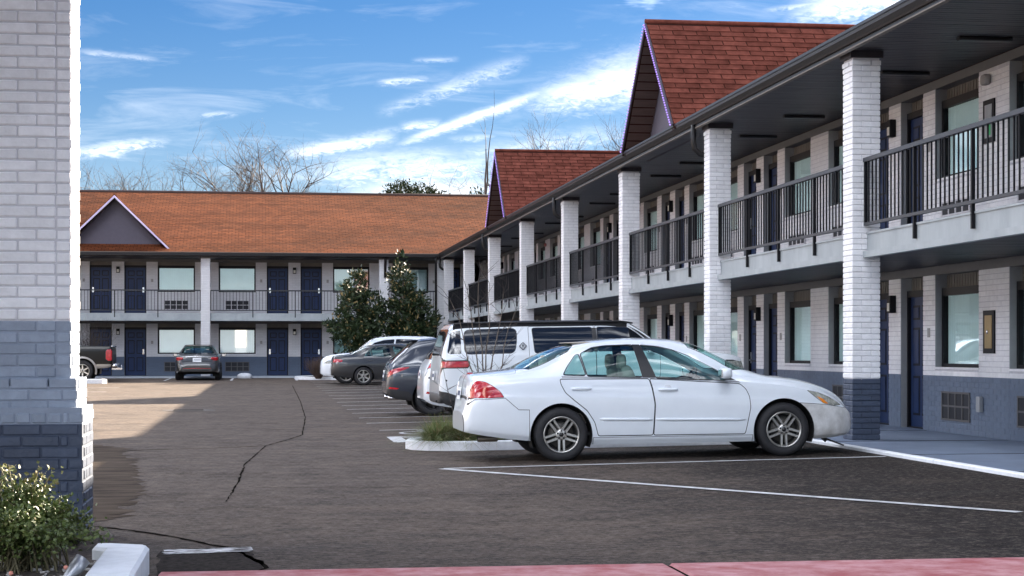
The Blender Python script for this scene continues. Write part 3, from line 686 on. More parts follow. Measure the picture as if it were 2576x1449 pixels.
# corner pier against the wing
MB().box((7.72, FCOL-.2, .2), (8.02, FCOL+.2, 5.36)).build('column', far_white, far)
ends = FCOLS+[8.0]
PRF = lambda u, bb, z: (u, FCOL-.02-bb, z)
for a, b in zip(ends, ends[1:]):
    a, b = a+.2, (b-.2 if b != 8.0 else 7.7)
    f = MB(); f.box((a+.002, FCOL-.02, 2.72), (b-.002, FCOL+.03, 2.965)); f.box((a+.002, FCOL-.08, 2.63), (b-.002, FCOL+.03, 2.72)); f.build('slab_edge', steel_m, far)
    railing(far, PRF, a, b, 2.97, 3 if b-a > 5 else 1, True)
MB().box((-24, FCOL+.03, 2.67), (9.9, FWALL+.2, 2.965)).build('balcony_slab', floor_m, far)
MB().box((-24, FCOL-.3, 5.42), (9.9, FWALL+.2, 5.46)).build('upper_soffit', soffit_m, far)
MB().box((-24, FCOL+.03, 2.62), (9.9, FWALL, 2.668)).build('lower_soffit', soffit_m, far)
g = MB(); g.box((-24, FEAVE-.13, 5.46), (7.75, FEAVE, 5.60)); fg = g.build('gutter', gutter_m, far); MB().box((-24, FEAVE-.145, 5.585), (7.75, FEAVE-.10, 5.61)).build('gutter_lip', gutter_lip, fg)
def far_shingle():
    m = bpy.data.materials.new('sun faded rust shingles'); m.use_nodes = True; N = m.node_tree.nodes; L = m.node_tree.links; b = N['Principled BSDF']; b.inputs['Roughness'].default_value = .95; b.inputs['Specular IOR Level'].default_value = .08
    g = N.new('ShaderNodeNewGeometry'); t = N.new('ShaderNodeTexBrick'); t.inputs['Scale'].default_value = 1; t.inputs['Brick Width'].default_value = .30; t.inputs['Row Height'].default_value = .20; t.inputs['Mortar Size'].default_value = .016; t.inputs['Bias'].default_value = .0
    t.inputs['Color1'].default_value = (.172, .054, .022, 1); t.inputs['Color2'].default_value = (.112, .036, .016, 1); t.inputs['Mortar'].default_value = (.06, .018, .008, 1); L.new(g.outputs['Position'], t.inputs[0])
    n = N.new('ShaderNodeTexNoise'); mp = N.new('ShaderNodeMapping'); mp.inputs['Scale'].default_value = (.16, .5, .5); L.new(g.outputs['Position'], mp.inputs[0]); L.new(mp.outputs[0], n.inputs['Vector']); n.inputs['Scale'].default_value = 1.0; n.inputs['Detail'].default_value = 8; n.inputs['Roughness'].default_value = .7
    r = N.new('ShaderNodeMapRange'); r.inputs[1].default_value = .35; r.inputs[2].default_value = .65; r.inputs[3].default_value = .62; r.inputs[4].default_value = 1.25; L.new(n.outputs['Fac'], r.inputs[0])
    x = N.new('ShaderNodeMix'); x.data_type = 'RGBA'; x.blend_type = 'MULTIPLY'; x.inputs[0].default_value = 1; L.new(t.outputs[0], x.inputs[6]); L.new(r.outputs[0], x.inputs[7]); L.new(x.outputs[2], b.inputs['Base Color']); return m
shingle_far = far_shingle()
FRUN, FH = 8.8, 3.35
rf = MB(); ez = EAVE_Z
rf.extrude([(-24, FEAVE-.06, ez), (-24, FEAVE+FRUN, ez+FH), (-24, FEAVE+2*FRUN, ez), (-24, FEAVE+2*FRUN, ez-.1), (-24, FEAVE, ez-.1)], (46, 0, 0)); roof_f = rf.build('roof', shingle_far, far)
sj = MB(); sl = math.hypot(FRUN, FH); rows = int(sl/.163); ty, tz = FRUN/sl, FH/sl
for r in range(rows):
    t = r*.163; y0, z0 = FEAVE-.07+t*ty, ez+.006+t*tz; x = -24-random.uniform(0, .49)
    while x < 14:
        w = .49; dz = random.uniform(0, .006); a = (x+.004, y0, z0+.012+dz); 
        sj.add([(x+.004, y0, z0+.014+dz), (x+w-.004, y0, z0+.014+dz), (x+w-.004, y0+.17*ty, z0+.17*tz+.004), (x+.004, y0+.17*ty, z0+.17*tz+.004), (x+.004, y0, z0-.004), (x+w-.004, y0, z0-.004)], [(0, 1, 2, 3), (4, 5, 1, 0)]); x += w
sj.build('shingles', shingle_far, roof_f, kind='stuff')
MB().tube([(-24, FEAVE+FRUN, ez+FH+.02), (22, FEAVE+FRUN, ez+FH+.02)], .08, 6).build('ridge_cap', mat('dark ridge cap', (.06, .035, .03), .8), roof_f)
PFD = lambda al, inn, z: (al, FEAVE+.45+inn, z+.10)
dormer(far, roof_f, -6.36, PFD, False, RUN=6.0, m=shingle_far)
MB().box((-24, FWALL+.3, -.05), (12, FWALL+14, 5.5)).build('rear_block', far_white, far)
for c in FCOLS[-1:]:
    t = MB(); t.tube([(c+.05, FCOL-.42, 5.45), (c+.05, FCOL-.34, 5.25), (c+.05, FCOL-.26, 5.1), (c+.05, FCOL-.26, 4.55)], .06, 6); t.build('downspout', gutter_m, far)
t = MB(); t.tube([(7.62, FEAVE-.05, 5.5), (7.62, FEAVE-.05, 5.2), (7.64, FCOL-.3, 4.9), (7.64, FCOL-.3, .25)], .055, 6); t.build('downspout', gutter_m, far)
ORG = Vector((0, 0, 0))

# ---------------------------------------------------------------- brick pillar in the foreground
pil = thing('brick_pillar', 'tall painted brick pillar filling the left edge, pale above and slate below', 'pillar', (-1.76, 13.0, 0)); ORG = Vector(pil.location)
PX0, PX1, PY0, PY1 = -2.20, -1.32, 12.70, 13.32; CP = .0797; LB = .258
core = MB(); i = .007
def pcore(x0, x1, y0, y1, z0, z1, mi): core.box((x0+i, y0+i, z0), (x1-i, y1-i, z1), mi)
pcore(PX0-.09, PX1+.09, PY0-.09, PY1+.09, .05, .845, 1); pcore(PX0-.09, PX1+.09, PY0-.09, PY1+.09, .845, .96, 2); pcore(PX0-.045, PX1+.045, PY0-.045, PY1+.045, .96, 1.11, 2); pcore(PX0, PX1, PY0, PY1, 1.11, 1.56, 2); pcore(PX0, PX1, PY0, PY1, 1.56, 5.2, 0)
pc = core.build('mortar_core', [white_mortar, slate_mortar, pale_slate_mortar], pil)
MB().box((-9, 3.5, 5.2), (PX1+.05, PY1+.1, 5.7)).build('shade_canopy', soffit_m, pil)  # unseen roof added over the pillar to darken its top
blist = []; z = .05; k = 0
while z < 5.15:
    st = .09 if z < .92 else (.045 if z < 1.09 else 0); h = CP; L_ = LB
    if .845 < z+.04 < .955: L_ = .105
    x0, x1, y0, y1 = PX0-st, PX1+st, PY0-st, PY1+st; zc = z+h/2; key = 1 if zc < .845 else (2 if zc < 1.56 else 0)
    def run(a, b, off):
        u = a-off
        while u < b-.012:
            p, q = max(a, u), min(b, u+L_)
            if q-p > .03: yield (p+q)/2, q-p-.008
            u += L_
    odd = k % 2; th = .10
    for (c, l) in run(x0, x1 if odd else x1-th, .0 if odd else .13): blist += [((c, y0+th/2, zc), (l, th, h-.008), key, 0), ((c, y1-th/2, zc), (l, th, h-.008), key, 2)]
    for (c, l) in run(y0+(th if odd else 0), y1-(th if odd else 0), .13 if odd else 0): blist += [((x1-th/2, c, zc), (th, l, h-.008), key, 1), ((x0+th/2, c, zc), (th, l, h-.008), key, 2)]
    z += h; k += 1
PM = [white_brick, slate_brick, pale_slate]; pcache = {}; jm = MB(); cnt = 0
for c, l, key, face in sorted(blist, key=lambda b: (b[3] == 2 or b[0][2] > 3.95, b[0][0] < -2.0)):
    if face != 2 and c[2] < 3.95 and cnt < 300:
        kk = (round(l[0], 2), round(l[1], 2), key)
        if kk not in pcache: pcache[kk] = [brick_mesh(l[0], l[1], l[2], PM[key], random.uniform(.006, .010)) for _ in range(3)]
        piece('brick', random.choice(pcache[kk]), Vector((c[0]+random.uniform(-.001, .001), c[1]+random.uniform(-.002, .002), c[2]))-ORG, pc, (random.gauss(0, .004), random.gauss(0, .004), random.gauss(0, .004))); cnt += 1
    else: jm.box(*box_verts(c, l), key)
jm.build('bricks', PM, pc, kind='stuff')
ORG = Vector((0, 0, 0))
# ---------------------------------------------------------------- vehicles
class Curve:
    """monotone cubic through (x, value) keys"""
    def __init__(s, pts):
        s.x = np.array([p[0] for p in pts], float); s.y = np.array([p[1] for p in pts], float)
        h = np.diff(s.x); d = np.diff(s.y)/h; m = np.zeros(len(s.x)); m[0] = d[0]; m[-1] = d[-1]
        for i in range(1, len(m)-1):
            if d[i-1]*d[i] > 0:
                w1, w2 = 2*h[i]+h[i-1], h[i]+2*h[i-1]; m[i] = (w1+w2)/(w1/d[i-1]+w2/d[i])
        s.m = m
    def __call__(s, x):
        x = np.clip(np.asarray(x, float), s.x[0], s.x[-1]); i = np.clip(np.searchsorted(s.x, x)-1, 0, len(s.x)-2)
        h = s.x[i+1]-s.x[i]; t = (x-s.x[i])/h; t2, t3 = t*t, t*t*t
        return (2*t3-3*t2+1)*s.y[i]+(t3-2*t2+t)*h*s.m[i]+(-2*t3+3*t2)*s.y[i+1]+(t3-t2)*h*s.m[i+1]
TS = .62
def inside(poly, X, Y):
    p = np.asarray(poly); n = len(p); r = np.zeros(X.shape, bool); j = n-1
    for i in range(n):
        xi, yi = p[i]; xj, yj = p[j]
        if yi != yj:
            c = ((yi > Y) != (yj > Y)) & (X < (xj-xi)*(Y-yi)/(yj-yi)+xi); r ^= c
        j = i
    return r
def grow(poly, d):
    """offset a polygon outwards by d (negative: inwards)"""
    n = len(poly); ar = sum(poly[i][0]*poly[(i+1) % n][1]-poly[(i+1) % n][0]*poly[i][1] for i in range(n)); sg = 1 if ar > 0 else -1; out = []
    for i in range(n):
        a, b, c = Vector(poly[i-1]), Vector(poly[i]), Vector(poly[(i+1) % n]); e1, e2 = (b-a).normalized(), (c-b).normalized()
        n1, n2 = Vector((e1.y, -e1.x)), Vector((e2.y, -e2.x)); m = n1+n2
        m = m.normalized()/max(.45, math.sqrt(max(1e-6, (1+n1.dot(n2))/2))) if m.length > 1e-6 else n1
        out.append(tuple(b+m*d*sg))
    return out
def dense(poly, step=.03, smooth=False, closed=True):
    if smooth:
        n = len(poly); q = []
        for i in range(n):
            p0, p1, p2, p3 = [Vector(poly[(i+k) % n]) for k in (-1, 0, 1, 2)]
            for k in range(4):
                t = k/4; q.append(tuple(.5*((2*p1)+(-p0+p2)*t+(2*p0-5*p1+4*p2-p3)*t*t+(-p0+3*p1-3*p2+p3)*t**3)))
        poly = q
    out = []
    for i in range(len(poly)):
        a, b = Vector(poly[i]), Vector(poly[(i+1) % len(poly)]); n = max(1, int((b-a).length/step)); out += [tuple(a.lerp(b, k/n)) for k in range(n)]
    return out
def rounded(poly, r, n=4):
    out = []; m = len(poly)
    for i in range(m):
        a, b, c = Vector(poly[i-1]), Vector(poly[i]), Vector(poly[(i+1) % m]); d1, d2 = (a-b), (c-b); rr = min(r, d1.length*.45, d2.length*.45); p, q = b+d1.normalized()*rr, b+d2.normalized()*rr
        for k in range(n+1):
            t = k/n; out.append(tuple(p*(1-t)**2+b*2*t*(1-t)+q*t*t))
    return out
class Body:
    def __init__(s, spec):
        s.L = spec['L']; s.c = {k: Curve(spec[k]) for k in ('w', 'zb', 'zs', 'zr', 'zt', 'wr')}
        s.g = Curve(spec.get('side', [(0, .915), (.10, .965), (.3, .993), (.55, 1.0), (.70, .998), (.76, .988), (.9, .972), (1, .95)])); s.bulge = spec.get('bulge', .022); s.pw = spec.get('pw', .8)
    def P(s, x, t):
        x, t = np.broadcast_arrays(np.asarray(x, float), np.asarray(t, float)); w, zb, zs, zr, zt, wr = [s.c[k](x) for k in ('w', 'zb', 'zs', 'zr', 'zt', 'wr')]
        a = np.clip(t, 0, 1); b = np.clip(t-1, 0, 1); c = np.clip(t-2, 0, 1)
        y = w*s.g(a); z = zb+(zs-zb)*a; ws = w*s.g(1.0); hgt = np.clip((zr-zs)/.3, 0, 1)
        y = np.where(t > 1, ws+(wr-ws)*b+s.bulge*np.sin(np.pi*b)*hgt, y); z = np.where(t > 1, zs+(zr-zs)*b, z)
        th = c*np.pi/2; y = np.where(t > 2, wr*np.cos(th)**s.pw, y); z = np.where(t > 2, zr+(zt-zr)*np.sin(th)**s.pw, z)
        return np.stack([x, y, z], -1)
    def N(s, x, t):
        e = .006; x0, x1 = np.maximum(x-e, 0), np.minimum(x+e, s.L); t0, t1 = np.maximum(t-e, 0), np.minimum(t+e, 3)
        n = np.cross(s.P(x, t1)-s.P(x, t0), s.P(x1, t)-s.P(x0, t)); l = np.linalg.norm(n, axis=-1, keepdims=True); n = n/np.maximum(l, 1e-12)
        n[n[..., 1] < -.02] *= -1; return n
    def T(s, x, z):
        zb, zs, zr = [float(s.c[k](x)) for k in ('zb', 'zs', 'zr')]
        return (z-zb)/(zs-zb) if z < zs else min(2.0, 1+(z-zs)/max(.02, zr-zs))
    def poly(s, pts): return [(x, s.T(x, z)*TS) for x, z in pts]
def build_car(spec, root, cheap=False):
    """cuts the lofted shell along the outlines in spec['regions'] and links every region as a part"""
    B = Body(spec); L = B.L; n_t = 20 if cheap else 40; step = .07 if cheap else .035
    ends = [0, .006, .014, .024, .036, .05, .066, .085, .11, .14, .18, .23, .29]; gx = ends+list(np.arange(.35, L-.33, step))+[L-e for e in reversed(ends)]
    gt = sorted(set(list(np.linspace(0, 1, n_t//2))+list(np.linspace(1, 2, n_t//4))+list(np.linspace(2, 3, n_t//3))))
    pts = [Vector((x, t*TS)) for x in gx for t in gt]; edges = []; nt = len(gt)
    def loop(poly):
        o = len(pts)
        for p in poly: pts.append(Vector(p))
        edges.extend((o+i, o+(i+1) % len(poly)) for i in range(len(poly)))
    loop([(x, 0) for x in gx]+[(L, t*TS) for t in gt[1:]]+[(x, 3*TS) for x in gx[-2::-1]]+[(0, t*TS) for t in gt[-2:0:-1]])
    holes = []
    for (xw, rw) in spec['arches']:
        zw = spec['axle']; circ = [(xw+rw*math.cos(a), zw+rw*math.sin(a)) for a in [R(-40+i*260/40) for i in range(41)]]
        holes.append(dense(B.poly(circ), .02)); loop(holes[-1])
    regs = []
    for rg in spec['regions']:
        q = rg['poly']
        if rg.get('xt'): q = [(x, t*TS) for x, t in dense(q, .02)] if not rg.get('round') else [(x, t*TS) for x, t in dense(rounded(q, rg['round']), .02)]
        else:
            if rg.get('round'): q = rounded(q, rg['round'])
            q = B.poly(dense(q, .02))
        band = rg.get('band', 0)
        if band:
            inner = grow(q, -band) if band > 0 else q; outer = q if band > 0 else grow(q, -band); loop(inner); loop(outer); regs.append((rg, inner, outer))
        else: loop(q); regs.append((rg, q, None))
    res = geometry.delaunay_2d_cdt(pts, edges, [], 0, 1e-6); V = np.array([(v.x, v.y) for v in res[0]]); F = np.array([f for f in res[2]], int)
    cen = V[F].mean(1); X, Y = cen[:, 0], cen[:, 1]
    keep = (Y > 0) & (Y < 3*TS) & (X > 0) & (X < L)
    for h in holes: keep &= ~inside(h, X, Y)
    lab = np.full(len(F), -1)                      # -1 shell, -2 dark seam, i region
    for i, (rg, q, outer) in enumerate(regs):
        if outer is not None: lab[inside(outer, X, Y)] = -2 if not rg.get('bandlab') else -3
        lab[inside(q, X, Y)] = i
    xv = np.clip(V[:, 0], 0, L); tv = np.clip(V[:, 1]/TS, 0, 3); P = B.P(xv, tv); Nn = B.N(xv, tv); P[:, 0] -= L/2
    def emit(name, masks, mats, parent, sides=(-1, 1), push=0.0):
        out = []
        groups = [sides] if name == 'body' else [(sd,) for sd in sides]
        if name != 'body' and len(sides) == 2 and spec_merge.get(name): groups = [sides]
        for gsd in groups:
            vs, fs, mi, ns = [], [], [], []
            for sd in gsd:
                for m, k in masks:
                    fc = F[m & keep]
                    if not len(fc): continue
                    u, inv = np.unique(fc, return_inverse=True); inv = inv.reshape(fc.shape); p = P[u].copy(); n = Nn[u].copy(); p += n*push; p[:, 1] *= sd; n[:, 1] *= sd; o = len(vs)
                    vs += p.tolist(); ns += n.tolist(); a = P[fc]; fn = np.cross(a[:, 1]-a[:, 0], a[:, 2]-a[:, 0]); fl = (fn*Nn[fc].mean(1)).sum(1) < 0
                    for f, flip in zip(inv+o, fl):
                        f = f.tolist(); fs.append(f[::-1] if (flip != (sd < 0)) else f)
                    mi += [k]*len(fc)
            if not fs: continue
            me = bpy.data.meshes.new(name); me.from_pydata(vs, [], fs)
            for mm in mats: me.materials.append(mm)
            me.polygons.foreach_set('material_index', mi); me.polygons.foreach_set('use_smooth', [True]*len(fs)); me.update()
            try: me.normals_split_custom_set_from_vertices(ns)
            except Exception: pass
            o = bpy.data.objects.new(name, me); COL.objects.link(o); o.parent = parent; out.append(o)
        return out
    spec_merge = {rg['name']: rg.get('merge', False) for rg in spec['regions']}
    body = emit('body', [(lab == -1, 0), (lab == -2, 1), (lab == -3, 2)], [spec['paint'], seam_m, trim_black], root)[0]
    parts = {}
    for i, (rg, q, outer) in enumerate(regs):
        par = root
        if rg.get('of') and rg['of'] in parts: par = None
        made = emit(rg['name'], [(lab == i, 0)], [rg['mat']], root, push=rg.get('push', 0.0))
        if rg.get('of') and rg['of'] in parts:
            for a, b in zip(made, parts[rg['of']]): a.parent = b
        parts[rg.get('key', rg['name'])] = made
    # closed ends, floor and wheel housings
    for xe, flip in ((0, False), (L, True)):
        pr = B.P(np.full(24, xe), np.linspace(0, 3, 24)); ring = [(p[0]-L/2, p[1], p[2]) for p in pr]+[(p[0]-L/2, -p[1], p[2]) for p in pr[::-1][1:]]
        MB().add(ring, [tuple(range(len(ring)))] if flip else [tuple(range(len(ring)-1, -1, -1))]).build('end_panel', spec.get('endmat', (spec['paint'], spec['paint']))[1 if flip else 0], root)
    ub = MB(); z0 = spec.get('floor', .24); n = 26; xs_ = np.linspace(.15, L-.15, n); vs = []
    for x in xs_:
        w_ = float(B.c['w'](x))*.86; zb = max(z0, float(B.c['zb'](x))+.03)
        for xw, rw in spec['arches']:
            if abs(x-xw) < rw*1.02: w_ = min(w_, spec['track']-.16)
        vs += [(x-L/2, -w_, zb), (x-L/2, w_, zb)]
    ub.add(vs, [(2*i, 2*i+1, 2*i+3, 2*i+2) for i in range(n-1)])
    for xw, rw in spec['arches']:
        for sd in (-1, 1):
            yo = float(B.c['w'](xw))*.985*sd; yi = (spec['track']-.17)*sd; m = 20; v2 = []
            for k in range(m+1):
                a = R(-25+230*k/m); v2 += [(xw-L/2+rw*1.0*math.cos(a), yo, spec['axle']+rw*1.0*math.sin(a)), (xw-L/2+rw*math.cos(a), yi, spec['axle']+rw*math.sin(a))]
            ub.add(v2, [(2*k, 2*k+1, 2*k+3, 2*k+2) for k in range(m)]); ub.add([v2[2*k+1] for k in range(m+1)], [tuple(range(m+1))])
    ub.build('underbody', under_m, root)
    return B
under_m = mat('black underbody', (.008, .008, .009), .9); seam_m = mat('dark panel gap', (.02, .022, .028), .7); trim_black = mat('black window trim', (.012, .012, .014), .35)
tyre_m = mat('tyre rubber', (.016, .016, .019), .75, var=.2, vscale=20, bump=.2, bscale=120); alloy = mat('silver alloy', (.52, .50, .47), .3, metal=.85, var=.12, vscale=14)
dark_alloy = mat('black alloy', (.03, .03, .033), .35, metal=.5); disc_m = mat('dark brake disc', (.05, .048, .045), .5, metal=.5)
car_glass = glass('saloon glass', (.62, .84, .82), .05, .01); tint_glass = mat('dark tinted glass', (.012, .014, .018), .03, spec=.8, coat=.5)
white_paint = mat('white car paint', (.74, .79, .85), .32, coat=1.0, var=.025, vscale=4); grey_paint = mat('grey car paint', (.045, .045, .048), .35, metal=.5, coat=1.0)
sonata_paint = mat('graphite car paint', (.05, .052, .055), .34, metal=.5, coat=1.0); blue_paint = mat('slate blue car paint', (.036, .043, .06), .33, metal=.5, coat=1.0); black_paint = mat('black car paint', (.002, .002, .0022), .4, spec=.2, coat=.3)
pearl_paint = mat('pearl white car paint', (.72, .76, .80), .3, coat=1.0, var=.02); red_lens = mat('red lamp lens', (.45, .012, .02), .12, coat=1.0, var=.3, vscale=14); clear_lens = mat('clear lamp lens', (.55, .56, .50), .12, coat=1.0, col2=(.12, .13, .12), vscale=16)
amber_lens = mat('amber lens', (.85, .25, .02), .2, coat=.5); plate_m = mat('licence plate', (.75, .77, .80), .4); plate_ink = mat('plate lettering', (.06, .08, .15), .5); plastic = mat('grey black plastic', (.025, .025, .028), .6)
beige = mat('beige upholstery', (.33, .29, .25), .85, var=.1); dash_m = mat('dark dashboard', (.03, .03, .032), .7); scuff = mat('scuffed white bumper', (.74, .74, .74), .5, col2=(.42, .41, .40), vscale=5, coat=.3)
def wheel(root, x, y, z, Rt, rim, wid, side, spokes=5, m=None, style='twin'):
    """side -1: outer face towards -y"""
    w = bpy.data.objects.new('wheel', None); COL.objects.link(w); w.parent = root; w.location = (x, y, z); w.empty_display_size = .1; s = side
    sh = wid*.5; t = MB(); pr = [(rim*1.0, -sh*.8), (rim+.02, -sh*.98), (Rt-.055, -sh*1.04), (Rt-.02, -sh*.9), (Rt-.004, -sh*.62), (Rt, -sh*.3), (Rt, sh*.3), (Rt-.004, sh*.62), (Rt-.02, sh*.9), (Rt-.055, sh*1.04), (rim+.02, sh*.98), (rim, sh*.8)]
    t.lathe(pr, 40, 'y'); 
    for k in (-.45, -.15, .15, .45): t.lathe([(Rt-.002, k*sh-.004), (Rt+.001, k*sh-.002), (Rt+.001, k*sh+.002), (Rt-.002, k*sh+.004)], 40, 'y')
    t.build('tyre', tyre_m, w)
    r = MB(); m = m or alloy; f = s*sh
    r.lathe([(rim*1.03, f*.80), (rim*1.035, f*.93), (rim*1.0, f*.96), (rim*.95, f*.90), (rim*.925, f*.72), (rim*.9, f*.1), (rim*.9, -f*.8)], 40, 'y')
    for k in range(spokes):
        a = 2*math.pi*k/spokes+math.pi/2*3; offs = (-.030, .030) if style == 'twin' else (0,)
        for o in offs:
            hw = .0165 if style == 'twin' else .03; d = Vector((math.cos(a), 0, math.sin(a))); n = Vector((-math.sin(a), 0, math.cos(a)))
            i0, o0 = d*rim*.20+n*o*.9*(rim/.21), d*rim*.965+n*o*(rim/.21); vs = []
            for p, yy, h in ((i0, f*.80, hw*1.15), (o0, f*.86, hw*.9)):
                for q in (-1, 1): vs += [tuple(p+n*h*q*1.0+Vector((0, yy-f*.22, 0))), tuple(p+n*h*q*.72+Vector((0, yy, 0)))]
            r.add(vs, [(0, 1, 5, 4), (1, 3, 7, 5), (3, 2, 6, 7), (2, 0, 4, 6), (0, 2, 3, 1), (4, 5, 7, 6)])
    r.lathe([(rim*.33, f*.45), (rim*.32, f*.80), (rim*.24, f*.86), (rim*.13, f*.86)], 20, 'y'); rb = r.build('rim', m, w)
    c = MB().lathe([(rim*.13, f*.80), (rim*.12, f*.90), (0, f*.92)], 16, 'y'); c.build('hub_cap', dark_alloy, rb)
    ln = MB()
    for k in range(5):
        a = 2*math.pi*(k+.5)/5+math.pi/2*3; ln.lathe([(.013, f*.80), (.012, f*.885), (0, f*.885)], 8, 'y', (math.cos(a)*rim*.22, 0, math.sin(a)*rim*.22))
    ln.build('lug_nuts', dark_alloy, rb, kind='stuff')
    dk = MB().lathe([(0, f*.30), (rim*.72, f*.30), (rim*.74, f*.22)], 28, 'y'); dk.lathe([(0, f*.02), (rim*.91, f*.02)], 28, 'y', mi=1); dk.build('brake_disc', [disc_m, under_m], w)
    return w
def reg(name, poly, m, band=.0, rnd=0, **k): return dict(name=name, poly=poly, mat=m, band=band, round=rnd, **k)
def plate(root, x, z, m=plate_m, w=.30, h=.15, tilt=.0, y=0, S=None):
    if S:
        c = Curve(S['zt']); xx = np.linspace(0, .5, 400); zz = c(xx); f = lambda q: float(xx[np.argmax(zz > q)]); x = min(f(z-h/2), f(z), f(z+h/2))-.012-S['L']/2; tilt = math.atan2(f(z+h/2)-f(z-h/2), h)
    b = MB().box((-.006, -w/2, -h/2), (.0, w/2, h/2)); o = b.build('licence_plate', m, root); o.location = (x, y, z); o.rotation_euler = (0, tilt, 0)
    t = MB(); xx = -w*.40
    for k in range(6):
        cw = w*.095; t.box((-.0075, xx, -h*.18), (-.006, xx+cw*.25, h*.2)); t.box((-.0075, xx, h*.13), (-.006, xx+cw, h*.2)); t.box((-.0075, xx+cw*.75, -h*.18), (-.006, xx+cw, h*.2)); xx += w*.135
    t.build('lettering', plate_ink, o, kind='stuff'); return o
def car_root(name, label, cat, x, y, heading, L, group, w_half, near_side=-1):
    """x, y: ground point under the middle of the car"""
    o = thing(name, label, cat, (x, y, 0), heading, group); h = Vector((math.cos(heading), math.sin(heading)))
    za, zb = gz(x-h.x*L*.28, y-h.y*L*.28), gz(x+h.x*L*.28, y+h.y*L*.28); o.location.z = (za+zb)/2; o.rotation_euler = (0, -math.atan2(zb-za, L*.56), heading); return o
def mirror(root, x, y, z, m, s, sz=(.07, .10, .065)):
    b = MB().blob((x, s*(y+.11), z), sz, .6, 14, 10); o = b.build('mirror', m, root); k = MB().blob((x+.01, s*(y+.01), z-.045), (.035, .07, .018), .7, 8, 6); k.build('mirror_stalk', plastic, o); g_ = MB().box((x-sz[0]-.004, s*(y+.11)-sz[1]*.75, z-.045), (x-sz[0]+.01, s*(y+.11)+sz[1]*.75, z+.045)); g_.build('mirror_glass', chrome, o); return o
def handle(parent, x, y, z, m, s, ln=.125):
    b = MB().blob((x, s*(y+.022), z), (ln, .013, .016), .5, 12, 6); o = b.build('handle', m, parent); c = MB().lathe([(0, 0), (.045, .0), (.05, -.004*s)], 14, 'y', (x, s*(y+.0015), z+.012)); c.build('handle_cup', seam_m if m is not white_paint else mat('white handle cup', (.6, .62, .66), .5), parent); return o
SED = lambda k: [(a, b*k) for a, b in ()]
# ---- the white saloon in front
ACC = dict(L=4.865, axle=.322, track=.775, arches=[(1.145, .375), (3.885, .38)], paint=white_paint, endmat=(white_paint, scuff), bulge=.028,
  zt=[(0, .60), (.015, .64), (.04, .76), (.08, .98), (.12, 1.045), (.20, 1.065), (.40, 1.085), (.64, 1.11), (.95, 1.255), (1.30, 1.385), (1.65, 1.443), (2.1, 1.465), (2.5, 1.455), (2.85, 1.40), (3.2, 1.24), (3.55, 1.06), (3.72, 1.00), (4.1, .945), (4.4, .87), (4.62, .785), (4.76, .69), (4.83, .60), (4.865, .52)],
  zr=[(0, .56), (.04, .68), (.08, .90), (.12, .985), (.2, 1.02), (.4, 1.035), (.62, 1.05), (.9, 1.10), (1.15, 1.205), (1.4, 1.325), (1.65, 1.392), (2.08, 1.425), (2.4, 1.405), (2.74, 1.315), (3.06, 1.16), (3.35, .995), (3.6, .945), (3.8, .92), (4.2, .855), (4.45, .775), (4.65, .68), (4.80, .57), (4.865, .47)],
  zs=[(0, .52), (.04, .62), (.08, .78), (.14, .90), (.25, .955), (.5, .985), (.9, 1.0), (1.17, 1.005), (2.23, .982), (3.0, .94), (3.35, .912), (3.8, .865), (4.2, .79), (4.45, .71), (4.65, .61), (4.8, .5), (4.865, .42)],
  zb=[(0, .37), (.15, .34), (.5, .285), (.8, .25), (1.5, .195), (3.5, .185), (4.2, .195), (4.5, .205), (4.75, .235), (4.865, .30)],
  w=[(0, .60), (.02, .69), (.06, .765), (.14, .82), (.3, .868), (.6, .90), (1.15, .91), (3.6, .91), (4.0, .905), (4.25, .882), (4.45, .845), (4.6, .795), (4.72, .725), (4.81, .63), (4.865, .50)],
  wr=[(0, .52), (.08, .68), (.2, .75), (.45, .76), (.62, .735), (.9, .675), (1.3, .60), (1.8, .575), (2.4, .58), (2.8, .61), (3.2, .69), (3.45, .75), (3.8, .765), (4.3, .69), (4.6, .58), (4.8, .43), (4.865, .33)])
FD = [(2.227, .975), (2.262, .85), (2.29, .664), (2.266, .285), (3.405, .275), (3.475, .60), (3.462, .74), (3.42, .83), (3.345, .895)]
RD = [(1.135, .99), (1.145, .92), (1.198, .817), (1.301, .725), (1.455, .60), (1.545, .46), (1.59, .29), (2.266, .285), (2.29, .664), (2.262, .85), (2.227, .975)]
